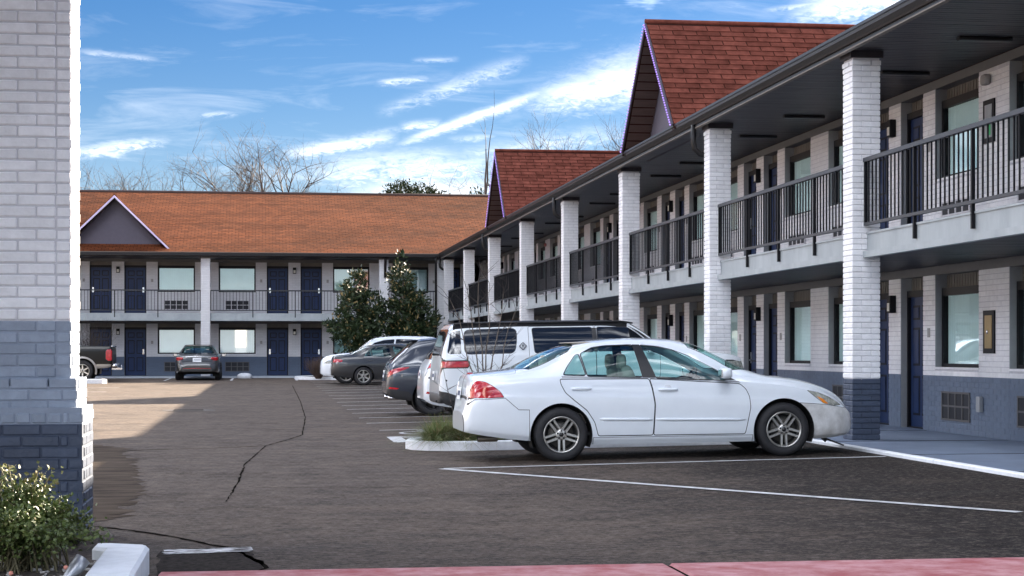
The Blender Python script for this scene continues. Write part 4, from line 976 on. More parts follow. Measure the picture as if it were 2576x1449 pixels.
ACC['regions'] = [
  reg('rear_bumper', [(.0, .365), (.0, .60), (.03, .70), (.12, .76), (.30, .765), (.477, .775), (.56, .70), (.637, .633), (.765, .629), (.765, .25), (.5, .25)], white_paint, .006),
  reg('front_bumper', [(4.09, .645), (4.264, .632), (4.45, .612), (4.6, .585), (4.865, .54), (4.865, .2), (4.2, .19), (4.24, .32)], scuff, .006),
  reg('rear_door', RD, white_paint, .009, .03, key='rd'), reg('front_door', FD, white_paint, .009, .03, key='fd'),
  reg('rocker_panel', [(1.53, .28), (3.50, .268), (3.50, .15), (1.53, .15)], white_paint, .005),
  reg('belt_trim', [(1.16, 1.02), (1.17, .998), (2.3, .972), (3.36, .90), (3.335, .922), (2.3, .986)], mat('grey belt trim', (.30, .31, .33), .3, metal=.4)),
  reg('quarter_window', [(1.19, 1.03), (1.25, 1.125), (1.365, 1.262), (1.40, 1.275), (1.452, 1.02)], car_glass, -.014, .03, bandlab=1, push=-.012),
  reg('rear_door_window', [(1.432, 1.282), (1.575, 1.352), (1.735, 1.372), (2.075, 1.378), (2.145, .992), (1.482, 1.012)], car_glass, -.014, .03, bandlab=1, push=-.012),
  reg('pillar_trim', [(2.077, 1.385), (2.165, 1.383), (2.305, .98), (2.15, .985)], trim_black),
  reg('front_door_window', [(2.178, 1.373), (2.376, 1.353), (2.559, 1.310), (2.742, 1.238), (2.925, 1.143), (3.063, 1.07), (3.17, 1.005), (3.17, .935), (2.318, .982)], car_glass, -.014, .02, bandlab=1, push=-.012),
  reg('mirror_corner', [(3.17, 1.005), (3.31, .928), (3.17, .937)], trim_black),
  reg('windscreen', [(2.78, 2.14), (3.30, 2.12), (3.52, 2.5), (3.60, 3), (2.72, 3), (2.74, 2.5)], car_glass, -.012, xt=1, bandlab=1, merge=True),
  reg('rear_screen', [(.80, 2.14), (1.28, 2.16), (1.36, 2.5), (1.38, 3), (.66, 3), (.69, 2.5)], car_glass, -.012, xt=1, bandlab=1, merge=True),
  reg('boot_lid', [(.045, 2.25), (.12, 2.08), (.62, 2.08), (.655, 2.5), (.66, 3), (.04, 3)], white_paint, .006, xt=1, merge=True),
  reg('tail_light', [(.035, .74), (.12, .775), (.30, .772), (.47, .778), (.42, .855), (.345, .915), (.26, .965), (.18, .985), (.12, .965), (.07, .86)], red_lens, .005, .02),
  reg('head_light', [(4.19, .795), (4.344, .765), (4.504, .70), (4.66, .60), (4.56, .592), (4.413, .622), (4.30, .70)], clear_lens, .005, .02, key='hl'),
  reg('side_marker', [(4.32, .718), (4.40, .682), (4.47, .620), (4.40, .632)], amber_lens, of='hl')]
def saloon_interior(root, L):
    fl = MB().box((1.0-L/2, -.72, .30), (3.55-L/2, .72, .34)); fl.build('cabin_floor', dash_m, root)
    for s in (-1, 1):
        for xx, nm in ((2.35, 'seat'), (1.38, 'seat')):
            b = MB(); b.blob((xx+.05-L/2, s*.37, .50), (.27, .25, .10), .5); b.blob((xx-.24-L/2, s*.37, .80), (.085, .24, .34), .55, rot=Matrix.Rotation(-.28, 3, 'Y')); so = b.build(nm, beige, root)
            h = MB().blob((xx-.36-L/2, s*.37, 1.17), (.055, .125, .10), .7); h.tube([(xx-.33-L/2, s*.37-.05, 1.02), (xx-.35-L/2, s*.37-.05, 1.12)], .008, 6); h.build('headrest', beige, so)
    d = MB(); d.blob((3.42-L/2, 0, .80), (.30, .70, .16), .4); d.build('dashboard', dash_m, root)
    st = MB(); c = Vector((3.02-L/2, .37, .91)); rt = Matrix.Rotation(R(-62), 3, 'Y'); ring = [c+rt @ Vector((.18*math.cos(t), .18*math.sin(t), 0)) for t in [2*math.pi*k/24 for k in range(25)]]; st.tube(ring, .014, 8, cap=False); st.tube([c+rt @ Vector((0, -.17, 0)), c+rt @ Vector((0, .17, 0))], .022, 6); st.build('steering_wheel', dash_m, root)
    rl = MB().blob((2.05-L/2, 0, 1.415), (.75, .52, .012), .5); rl.build('headlining', beige, root)
CARS = 'cars parked along the right wing'
L = 4.865; ac = car_root('white_sedan', 'white four door saloon nearest the camera with scuffed front bumper', 'car', 6.28+.98-L/2, 21.80, 0, L, CARS, .91)
BA = build_car(ACC, ac); saloon_interior(ac, L)
def moulding(door, x0, z0, x1, z1, s):
    pts = []
    for k in range(13):
        x, z = x0+(x1-x0)*k/12, z0+(z1-z0)*k/12; p = BA.P(np.array(x), np.array(BA.T(x, z))); pts.append((p[0]-L/2, s*(p[1]+.002), p[2]))
    MB().tube(pts, [.008]+[.017]*11+[.008], 8).build('door_moulding', white_paint, door)
for xw in (1.145, 3.885):
    for s in (-1, 1): wheel(ac, xw-L/2, s*.80, .322, .326, .212, .205, s)
for s in (-1, 1):
    mirror(ac, 3.14-L/2, .90, 1.02, white_paint, s)
    for o in ac.children:
        if o.name.startswith('rear_door') and 'window' not in o.name and o.data.vertices[0].co.y*s > 0: handle(o, 1.395-L/2, .882, .865, white_paint, s); moulding(o, 1.61, .497, 2.255, .481, s)
        if o.name.startswith('front_door') and 'window' not in o.name and o.data.vertices[0].co.y*s > 0: handle(o, 2.45-L/2, .888, .835, white_paint, s); moulding(o, 2.30, .481, 3.40, .455, s)
plate(ac, 0, .82, S=ACC)
ex = MB(); ex.tube([(.18-L/2, -.52, .275), (.42-L/2, -.52, .275)], .038, 12, cap=False); ex.tube([(.18-L/2, -.52, .275), (.42-L/2, -.52, .275)], .032, 12, mi=1); ex.build('exhaust_pipe', [mat('dirty steel', (.25, .22, .18), .4, metal=.8), under_m], ac)
lb = MB().blob((.16-L/2, 0, 1.062), (.04, .07, .012), .6); lb.build('brake_lamp', red_lens, ac)
cl = MB(); cl.tube([(4.45-L/2, -.66, .2), (4.62-L/2, -.70, .13), (4.70-L/2, -.69, .10)], .012, 6); cl.tube([(4.45-L/2, -.6, .2), (4.5-L/2, -.62, .15)], .02, 6); cl.build('loose_clip', plastic, ac)
# ---- boxy white off-roader with black roof
def scaled(d, k): return [(a, b) for a, b in d]
RS = dict(L=5.10, axle=.40, track=.80, arches=[(.98, .47), (4.06, .47)], paint=pearl_paint, bulge=.012, pw=.45, side=[(0, .94), (.12, .985), (.4, 1.0), (.8, .998), (.95, .985), (1, .968)],
  zt=[(0, .80), (.02, 1.0), (.05, 1.28), (.12, 1.52), (.2, 1.71), (.28, 1.765), (.5, 1.785), (1.5, 1.80), (2.6, 1.795), (3.1, 1.765), (3.3, 1.66), (3.7, 1.36), (3.82, 1.28), (4.3, 1.25), (4.8, 1.21), (5.0, 1.15), (5.06, 1.05), (5.10, .85)],
  zr=[(0, .75), (.02, .95), (.05, 1.22), (.12, 1.48), (.2, 1.66), (.28, 1.715), (.5, 1.735), (1.5, 1.75), (2.6, 1.745), (3.1, 1.70), (3.3, 1.60), (3.7, 1.31), (3.82, 1.245), (4.3, 1.215), (4.8, 1.17), (5.0, 1.10), (5.06, 1.0), (5.10, .8)],
  zs=[(0, .72), (.02, .90), (.05, 1.12), (.12, 1.22), (.3, 1.255), (1.5, 1.26), (3.0, 1.25), (3.8, 1.20), (4.6, 1.14), (5.0, 1.05), (5.06, .95), (5.1, .75)],
  zb=[(0, .58), (.1, .46), (.45, .40), (.9, .36), (4.1, .36), (4.7, .40), (5.0, .46), (5.10, .55)],
  w=[(0, .84), (.02, .90), (.06, .945), (.15, .975), (.4, .985), (4.6, .985), (4.85, .95), (5.0, .89), (5.06, .83), (5.10, .74)],
  wr=[(0, .80), (.05, .84), (.2, .80), (.5, .79), (3.0, .79), (3.7, .85), (3.85, .88), (4.6, .86), (5.0, .80), (5.1, .66)])
RS['regions'] = [
  reg('lower_cladding', [(.0, .45), (.0, .68), (.12, .66), (.5, .52), (.5, .3)], plastic), reg('rocker_panel', [(1.47, .34), (1.47, .47), (3.57, .47), (3.57, .34)], plastic),
  reg('rear_door', [(1.46, 1.70), (1.46, .50), (2.52, .48), (2.56, 1.0), (2.55, 1.70)], pearl_paint, .007, .03, key='rd'), reg('front_door', [(2.56, 1.70), (2.56, 1.0), (2.54, .48), (3.5, .48), (3.62, .9), (3.62, 1.24), (3.3, 1.55), (3.1, 1.70)], pearl_paint, .007, .03, key='fd'),
  reg('roof_panel', [(.24, 1.90), (3.10, 1.90), (3.16, 3), (.26, 3)], mat('black roof paint', (.010, .010, .012), .5, spec=.15), xt=1, merge=True),
  reg('pillar_trim', [(2.515, 1.665), (2.585, 1.665), (2.59, 1.275), (2.525, 1.275)], trim_black),
  reg('corner_glass', [(.135, 1.30), (.20, 1.62), (.30, 1.645), (.36, 1.65), (.36, 1.275), (.16, 1.27)], tint_glass, 0, .02),
  reg('quarter_window', [(.42, 1.655), (1.27, 1.672), (1.26, 1.45), (1.22, 1.275), (.42, 1.27)], tint_glass, -.012, .09, bandlab=1),
  reg('rear_door_window', [(1.53, 1.672), (2.51, 1.672), (2.52, 1.275), (1.56, 1.27)], tint_glass, -.012, .04, bandlab=1), reg('front_door_window', [(2.60, 1.672), (3.10, 1.665), (3.25, 1.57), (3.50, 1.36), (3.55, 1.28), (2.60, 1.285)], tint_glass, -.012, .03, bandlab=1),
  reg('a_pillar_trim', [(3.12, 1.692), (3.30, 1.598), (3.70, 1.31), (3.76, 1.275), (3.585, 1.275), (3.53, 1.36), (3.28, 1.572)], trim_black),
  reg('windscreen', [(3.16, 2.08), (3.66, 2.06), (3.74, 2.5), (3.78, 3), (3.12, 3)], tint_glass, xt=1, merge=True), reg('rear_screen', [(.045, 2.1), (.18, 2.1), (.18, 3), (.045, 3)], tint_glass, xt=1, merge=True),
  reg('tail_light', [(.015, 1.05), (.05, 1.06), (.45, 1.06), (.48, 1.09), (.48, 1.135), (.45, 1.155), (.06, 1.155), (.035, 1.14)], red_lens, -.014, .0, bandlab=1),
  reg('head_light', [(4.72, .93), (5.03, .91), (5.04, 1.05), (4.95, 1.08), (4.72, 1.085)], clear_lens, -.02, .02, bandlab=1)]
L = 5.10; rs = car_root('white_suv', 'large boxy white SUV with black roof and tinted windows behind the white saloon', 'car', 2.83+L/2, 28.35+.98, 0, L, CARS, .985)
build_car(RS, rs)
for xw in (.98, 4.06):
    for s in (-1, 1): wheel(rs, xw-L/2, s*.82, .40, .405, .27, .26, s, 5, dark_alloy, 'single')
em = MB(); cx, cz, yy = 1.36-L/2, 1.385, -.952
for a, b in (((0, .058), (.058, 0)), ((.058, 0), (0, -.058)), ((0, -.058), (-.058, 0)), ((-.058, 0), (0, .058)), ((0, .03), (.0, -.02)), ((-.012, .012), (.012, .012))): em.tube([(cx+a[0], yy, cz+a[1]), (cx+b[0], yy, cz+b[1])], .007, 6)
em.build('emblem', dark_alloy, rs)
plate(rs, 0, .92, S=RS)
for s in (-1, 1): mirror(rs, 3.45-L/2, .95, 1.30, pearl_paint, s)
rb = MB().tube([(.26-L/2, -.80, 1.755), (.4-L/2, -.80, 1.768), (3.0-L/2, -.80, 1.765), (3.2-L/2, -.80, 1.73)], .016, 6); rb.tube([(.26-L/2, .80, 1.755), (.4-L/2, .80, 1.768), (3.0-L/2, .80, 1.765), (3.2-L/2, .80, 1.73)], .016, 6); rb.build('roof_trim', trim_black, rs, kind='stuff')
bm_ = MB().blob((.10-L/2, 0, .56), (.12, .92, .09), .35, 24, 8); bm_.build('rear_bumper', plastic, rs)
# ---- crossovers
def crossover(paint, L=4.72, H=1.62, rake=0.0, wd=.93, cladding=True, axle=.36, tail=None, name_glass=tint_glass):
    k = H/1.62; r = rake
    S = dict(L=L, axle=axle, track=.78, arches=[(.93, axle+.065), (L-.92, axle+.065)], paint=paint, bulge=.018, pw=.6,
      zt=[(0, .72*k), (.02, .90*k), (.06, 1.02*k), (.12, 1.12*k), (.30+r*.5, 1.34*k), (.46+r, 1.52*k), (.60+r, 1.575*k), (1.2, 1.605*k), (1.9, 1.62*k), (2.5, 1.60*k), (2.9, 1.54*k), (3.3, 1.30*k), (3.55, 1.14*k), (3.68, 1.085*k), (4.1, 1.05*k), (L-.3, .98*k), (L-.12, .90*k), (L-.03, .78*k), (L, .62*k)],
      zr=[(0, .68*k), (.02, .84*k), (.06, .96*k), (.12, 1.06*k), (.30+r*.5, 1.27*k), (.46+r, 1.45*k), (.60+r, 1.50*k), (1.2, 1.545*k), (1.9, 1.56*k), (2.5, 1.535*k), (2.9, 1.46*k), (3.3, 1.22*k), (3.55, 1.06*k), (3.7, 1.02*k), (4.1, .985*k), (L-.3, .91*k), (L-.12, .83*k), (L-.03, .72*k), (L, .57*k)],
      zs=[(0, .64*k), (.02, .78*k), (.06, .90*k), (.14, 1.0*k), (.4, 1.07*k), (.9, 1.075*k), (1.6, 1.05*k), (2.6, 1.02*k), (3.4, .985*k), (4.1, .92*k), (L-.3, .84*k), (L-.12, .76*k), (L-.03, .66*k), (L, .5*k)],
      zb=[(0, .46), (.12, .38), (.5, .31), (.9, .27), (L-1.2, .26), (L-.5, .28), (L-.1, .33), (L, .40)],
      w=[(0, .66), (.02, .75), (.06, .82), (.14, .865), (.35, .905), (.8, wd), (L-1.1, wd), (L-.6, .91), (L-.35, .85), (L-.15, .75), (L-.04, .62), (L, .5)],
      wr=[(0, .58), (.06, .70), (.2, .72), (.5, .645), (.8, .62), (1.8, .60), (2.6, .61), (3.0, .66), (3.5, .75), (3.8, .77), (L-.4, .68), (L-.1, .5), (L, .38)])
    S['regions'] = [
      reg('lower_cladding', [(.0, .30), (.0, .56), (.15, .53), (.42, .50), (.52, .42), (.52, .22)], plastic if cladding else paint), reg('rocker_panel', [(1.36, .2), (1.36, .36), (L-1.35, .36), (L-1.35, .2)], plastic if cladding else paint), reg('front_cladding', [(L-.5, .2), (L-.5, .42), (L, .46), (L, .25)], plastic if cladding else paint),
      reg('rear_door', [(.98, 1.45*k), (.98, .95), (1.10, .80), (1.34, .62), (1.40, .38), (2.2, .37), (2.25, 1.0), (2.1, 1.5*k)], paint, .007, .03, key='rd'), reg('front_door', [(2.1, 1.5*k), (2.25, 1.0), (2.2, .37), (3.25, .37), (3.38, .85), (3.25, .98*k), (2.9, 1.38*k), (2.5, 1.5*k)], paint, .007, .03),
      reg('quarter_window', [(.66+r*.6, 1.11*k), (.80+r*.6, 1.30*k), (1.0, 1.42*k), (1.0, 1.11*k)], name_glass, -.014, .03, bandlab=1), reg('rear_door_window', [(1.06, 1.43*k), (1.5, 1.49*k), (2.02, 1.50*k), (2.12, 1.07*k), (1.06, 1.105*k)], name_glass, -.014, .03, bandlab=1),
      reg('front_door_window', [(2.10, 1.50*k), (2.5, 1.47*k), (2.85, 1.38*k), (3.18, 1.14*k), (3.28, 1.03*k), (2.2, 1.07*k)], name_glass, -.014, .03, bandlab=1),
      reg('windscreen', [(2.88, 2.14), (3.4, 2.1), (3.56, 2.5), (3.62, 3), (2.84, 3)], name_glass, xt=1, merge=True), reg('rear_screen', [(.15, 2.12), (.40+r*.8, 2.12), (.44+r*.9, 3), (.135, 3)], name_glass, xt=1, merge=True),
      reg('tail_light', tail or [(.02, .80*k), (.10, .86*k), (.42, .98*k), (.46, 1.01*k), (.25, 1.0*k), (.10, .96*k), (.03, .90*k)], red_lens, -.010, .01, bandlab=1),
      reg('head_light', [(L-.62, .84*k), (L-.25, .80*k), (L-.10, .72*k), (L-.30, .70*k), (L-.5, .75*k)], clear_lens, .005, .02), reg('reflector', [(.03, .565), (.20, .545), (.24, .575), (.05, .60)], red_lens)]
    return S
def dress(root, S, rt, rimr, mt, style='single', sp=5, wid=.235, hz=.0):
    L = S['L']
    for (xw, _) in S['arches']:
        for s in (-1, 1): wheel(root, xw-L/2, s*(S['track']+.03), rt, rt+.004, rimr, wid, s, sp, mt, style)
    z0 = float(Curve(S['zs'])(3.2)); w0 = float(Curve(S['w'])(3.2))
    for s in (-1, 1): mirror(root, 3.12-L/2, w0*.97, z0+.08, S['paint'], s)
    for s in (-1, 1):
        b = MB(); b.blob((1.30-L/2, s*(w0*.975), z0-.12), (.11, .018, .016), .5, 10, 6); b.build('handle', S['paint'], root); b = MB(); b.blob((2.40-L/2, s*(w0*.98), z0-.13), (.11, .018, .016), .5, 10, 6); b.build('handle', S['paint'], root)
MZ = crossover(blue_paint, 4.72, 1.60, .12); L = 4.72; mz = car_root('dark_blue_suv', 'dark slate blue crossover with black cladding parked nose in', 'car', 2.50+L/2, 35.75+.92, 0, L, CARS, .92); build_car(MZ, mz, True); dress(mz, MZ, .36, .235, dark_alloy, 'single', 6)
spo = MB().blob((.52-L/2, 0, 1.535), (.16, .60, .018), .4, 18, 6); spo.build('spoiler', blue_paint, mz); plate(mz, 0, .86, S=MZ)
ex = MB()
for s in (-1, 1): 
    e1 = MB(); e1.tube([(.04-L/2, s*.55, .37), (.25-L/2, s*.55, .37)], .04, 10); e1.build('exhaust_pipe', chrome, mz)
MZ['label'] = 1
W2 = crossover(white_paint, 4.90, 1.66, .02, .95, False, .38, [(.02, 1.0), (.10, 1.02), (.30, 1.06), (.30, 1.12), (.10, 1.12), (.03, 1.08)]); L = 4.90; w2 = car_root('white_suv', 'white SUV wedged mostly hidden between the boxy SUV and the blue crossover', 'car', 2.86+L/2, 31.35+.95, 0, L, CARS, .95); build_car(W2, w2, True); dress(w2, W2, .37, .25, alloy); plate(w2, 0, .90, S=W2)
W3 = crossover(white_paint, 4.85, 1.74, .05, .95, False, .38); L = 4.85; w3 = car_root('white_suv', 'white SUV backed in with its nose out beyond the charcoal saloon', 'car', 2.15+L/2, 65.9+.95, math.pi, L, CARS, .95); build_car(W3, w3, True); dress(w3, W3, .37, .25, alloy)
# ---- saloons
def sedan(paint, gl, tail, L=4.80, k=1.0):
    S = dict(ACC); S = {a: b for a, b in S.items()}; S['paint'] = paint; S['endmat'] = (paint, paint); S['L'] = 4.865; out = []
    for rg in ACC['regions']:
        q = dict(rg); q['mat'] = {id(white_paint): paint, id(scuff): paint, id(car_glass): gl}.get(id(rg['mat']), rg['mat'])
        if q['name'] in ('tail_light',): q['poly'] = tail
        if q['name'] in ('door_moulding', 'side_marker'): continue
        out.append(q)
    S['regions'] = out; return S
smoke_glass = glass('smoked glass', (.30, .42, .42), .06)
CM = sedan(grey_paint, smoke_glass, [(.02, .80), (.10, .82), (.40, .84), (.42, .90), (.35, .94), (.12, .955), (.04, .90)]); L = 4.865
cm = car_root('grey_sedan', 'charcoal grey saloon with silver spoked wheels parked near the far island', 'car', 2.42+L/2, 63.15+.91, 0, L, CARS, .91); build_car(CM, cm, True); saloon_interior(cm, L)
for xw in (1.145, 3.885):
    for s in (-1, 1): wheel(cm, xw-L/2, s*.80, .322, .328, .215, .21, s, 6, alloy, 'single')
for s in (-1, 1):
    mirror(cm, 3.14-L/2, .90, 1.02, grey_paint, s); b = MB().blob((1.395-L/2, s*.90, .875), (.11, .018, .016), .5, 10, 6); b.build('handle', grey_paint, cm); b = MB().blob((2.45-L/2, s*.905, .85), (.11, .018, .016), .5, 10, 6); b.build('handle', grey_paint, cm)
tr = MB().blob((.18-L/2, 0, .93), (.02, .5, .018), .5, 14, 6); tr.build('boot_trim', chrome, cm)
SN = sedan(sonata_paint, smoke_glass, [(.004, .80), (.03, .79), (.20, .83), (.40, .92), (.30, .955), (.12, .95), (.05, .90), (.01, .85)])
sn = car_root('grey_sedan', 'graphite saloon seen square from behind, parked facing the far building', 'car', -2.62, 73.1+L/2, math.pi/2, L, None, .91); build_car(SN, sn); saloon_interior(sn, L)
for xw in (1.145, 3.885):
    for s in (-1, 1): wheel(sn, xw-L/2, s*.80, .322, .328, .215, .22, s, 6, alloy, 'single')
for s in (-1, 1): mirror(sn, 3.14-L/2, .90, 1.02, sonata_paint, s)
plate(sn, 0, .84, w=.34, h=.17, S=SN)
ct = MB(); ct.tube([(.115-L/2, -.62, .935), (.085-L/2, -.40, .965), (.075-L/2, 0, .975), (.085-L/2, .40, .965), (.115-L/2, .62, .935)], .016, 8); ct.build('boot_trim', chrome, sn)
for s in (-1, 1):
    tl = MB().blob((.085-L/2, s*.70, .90), (.035, .16, .055), .6, 14, 8, rot=Matrix.Rotation(s*-.5, 3, 'Z')); tl.build('tail_light', red_lens, sn)
lf = MB().blob((.03-L/2, 0, .42), (.035, .62, .045), .4, 20, 6); lf.build('rear_diffuser', plastic, sn); eg = MB().tube([(.005-L/2, -.55, .49), (.0-L/2, 0, .50), (.005-L/2, .55, .49)], .012, 6); eg.build('lower_reflector', red_lens, sn)
em = MB().lathe([(.028, 0), (.036, -.004), (.044, 0)], 16, 'x', (.07-L/2, 0, 1.01)); em.build('emblem', chrome, sn)
# ---- black pickup, tail towards the lot
PU = dict(L=5.85, axle=.42, track=.84, arches=[(1.16, .50), (4.85, .50)], paint=black_paint, bulge=.012, pw=.4, side=[(0, .93), (.1, .98), (.4, 1.0), (.85, 1.0), (.96, .992), (1, .975)],
  zt=[(0, 1.20), (.02, 1.34), (.05, 1.39), (.1, 1.40), (1.86, 1.42), (1.90, 1.46), (1.98, 1.86), (2.1, 1.93), (2.8, 1.97), (3.4, 1.93), (3.9, 1.62), (4.15, 1.40), (4.3, 1.36), (5.5, 1.28), (5.75, 1.18), (5.85, 1.0)],
  zr=[(0, 1.18), (.02, 1.32), (.05, 1.37), (.1, 1.385), (1.86, 1.40), (1.90, 1.43), (1.98, 1.80), (2.1, 1.87), (2.8, 1.91), (3.4, 1.86), (3.9, 1.54), (4.15, 1.33), (4.3, 1.29), (5.5, 1.21), (5.75, 1.1), (5.85, .93)],
  zs=[(0, 1.10), (.02, 1.25), (.05, 1.30), (.1, 1.32), (1.86, 1.32), (2.1, 1.32), (3.5, 1.28), (4.3, 1.20), (5.5, 1.12), (5.75, 1.0), (5.85, .85)],
  zb=[(0, .72), (.05, .60), (.4, .52), (4.0, .46), (5.6, .48), (5.85, .55)], w=[(0, .93), (.02, .965), (.06, .99), (.2, 1.0), (5.3, 1.0), (5.6, .95), (5.75, .88), (5.85, .75)], wr=[(0, .90), (.05, .94), (1.86, .94), (1.98, .83), (2.2, .74), (3.3, .74), (4.2, .86), (5.4, .86), (5.85, .6)])
PU['regions'] = [reg('lower_fender', [(.06, .5), (.06, .68), (.62, .68), (.66, .45)], mat('tan grey paint', (.30, .28, .26), .35, coat=1.0)), reg('sill', [(1.68, .4), (1.68, .62), (4.3, .62), (4.3, .4)], mat('tan grey paint', (.3, .28, .26))),
  reg('rear_door', [(2.02, 1.80), (2.02, .64), (2.95, .64), (2.95, 1.85)], black_paint, .008, .03), reg('front_door', [(2.97, 1.85), (2.97, .64), (4.1, .64), (4.15, 1.25), (3.8, 1.55), (3.4, 1.82)], black_paint, .008, .03),
  reg('rear_door_window', [(2.12, 1.80), (2.9, 1.84), (2.9, 1.36), (2.10, 1.36)], tint_glass, -.015, .04, bandlab=1), reg('front_door_window', [(3.0, 1.84), (3.36, 1.81), (3.78, 1.50), (3.95, 1.34), (3.0, 1.36)], tint_glass, -.015, .04, bandlab=1), reg('windscreen', [(3.42, 2.1), (4.0, 2.1), (4.18, 3), (3.4, 3)], tint_glass, xt=1, merge=True),
  reg('tail_light', [(.02, .84), (.16, .82), (.26, .90), (.26, 1.20), (.20, 1.26), (.06, 1.27), (.025, 1.2)], red_lens, -.018, .02, bandlab=1)]
L = 5.85; pu = car_root('pickup_truck', 'black pickup with chrome tow bumper, only its tail showing beside the brick pillar', 'pickup', -5.85-L/2, 71.6+1.0, math.pi, L, None, 1.0); build_car(PU, pu, True)
for xw in (1.16, 4.85):
    for s in (-1, 1): wheel(pu, xw-L/2, s*.86, .42, .424, .26, .28, s, 6, alloy, 'single')
b = MB().blob((-.06-L/2, 0, .62), (.12, .93, .10), .35, 24, 8); b.build('rear_bumper', chrome, pu)
b = MB(); b.box((-.30-L/2, -.04, .46), (.1-L/2, .04, .53)); b.tube([(-.27-L/2, 0, .53), (-.27-L/2, 0, .60)], .015, 8); b.blob((-.27-L/2, 0, .62), (.03, .03, .03), 1, 10, 8); b.build('tow_hitch', chrome, pu)
b = MB().blob((.03-L/2, 0, 1.385), (.05, .90, .03), .4, 20, 6); b.build('tailgate_cap', chrome, pu)
for s in (-1, 1):
    ar = MB(); v2 = []
    for q in range(21):
        a = R(-15+210*q/20); v2 += [(1.16-L/2+.49*math.cos(a), s*1.0, .42+.49*math.sin(a)), (1.16-L/2+.57*math.cos(a), s*1.012, .42+.57*math.sin(a)), (1.16-L/2+.50*math.cos(a), s*1.03, .42+.50*math.sin(a))]
    ar.add(v2, [(3*q+i, 3*q+(i+1) % 3, 3*q+3+(i+1) % 3, 3*q+3+i) for q in range(20) for i in range(3)]); ar.build('wheel_arch', mat('tan grey paint', (.3, .28, .26)), pu)
# ---------------------------------------------------------------- the wing opposite: out of frame, mirrored in windows and car sides; flat front shaped to bounce sunlight
LWALL, LCOL = -14.0, -13.7
lw = thing('opposite_motel_wing', 'sunlit white motel wing on the left side of the lot, unseen but for reflections, flat front shaped for bounce light', 'building', (-14.0, 50, 0)); ORG = Vector(lw.location)
lwall = MB(); lwall.box((LWALL-.3, 16, -.05), (LWALL, 80, 1.0), 1); lwall.box((LWALL-.3, 16, 1.0), (LWALL, 80, 5.4), 0); lwall.build('wall', [far_white, far_slate], lw)
for k in range(8):
    c = 20+7.8*k; o = MB(); o.box((LWALL, c-.2, -.05), (LWALL+.12, c+.2, 5.36)); o.build('pilaster', far_white, lw)
    for z in (1.08, 4.0):
        for s in (-1.34, 1.34): o = MB(); o.box((LWALL, c+s-.8, z), (LWALL+.02, c+s+.8, z+1.15)); o.build('window', tint_glass, lw)
    for z in (.2, 2.97):
        for s in (-3.15, 3.15): o = MB(); o.box((LWALL, c+s-.46, z), (LWALL+.02, c+s+.46, z+2.05)); o.build('door', door_blue, lw)
MB().box((LWALL, 16, 2.68), (LWALL+.10, 80, 2.92)).build('band', far_white, lw)
o = MB(); o.extrude([(LCOL+.1, 15.5, 5.5), (LCOL+.1, 15.5, 5.62), (LCOL-8, 15.5, 8.9), (LCOL-16, 15.5, 5.5)], (0, 66, 0)); o.build('roof', shingle_far, lw)
MB().box((LWALL-12, 16, -.05), (LWALL-.31, 80, 5.4)).build('rear_block', far_white, lw)
ORG = Vector((0, 0, 0))
# ---------------------------------------------------------------- plants
bark = mat('grey brown bark', (.13, .105, .085), .9, var=.3, vscale=8); twig_m = mat('bare winter twig', (.06, .048, .044), .9, var=.3, vscale=3)
leaf_mag = mat('glossy magnolia leaf', (.020, .038, .015), .5, spec=.35, col2=(.036, .055, .02), vscale=7); leaf_under = mat('tan leaf underside', (.30, .20, .075), .55, col2=(.42, .33, .15), vscale=9)
leaf_pine = mat('dark pine needles', (.016, .026, .011), .8, spec=.15, col2=(.034, .044, .016), vscale=2); leaf_rose = mat('rose leaf', (.06, .10, .025), .45, col2=(.13, .155, .04), vscale=14); leaf_pale = mat('pale young leaf', (.12, .165, .04), .5, col2=(.20, .15, .06), vscale=14)  # the paler rose leaf is for shoot tips and scattered flecks
grass_m = mat('green grass blade', (.075, .115, .03), .6, col2=(.16, .19, .06), vscale=12); dry_m = mat('dry straw', (.26, .20, .11), .8, var=.3, vscale=12); bloom_m = mat('faded pink bloom', (.75, .30, .22), .6, var=.2)
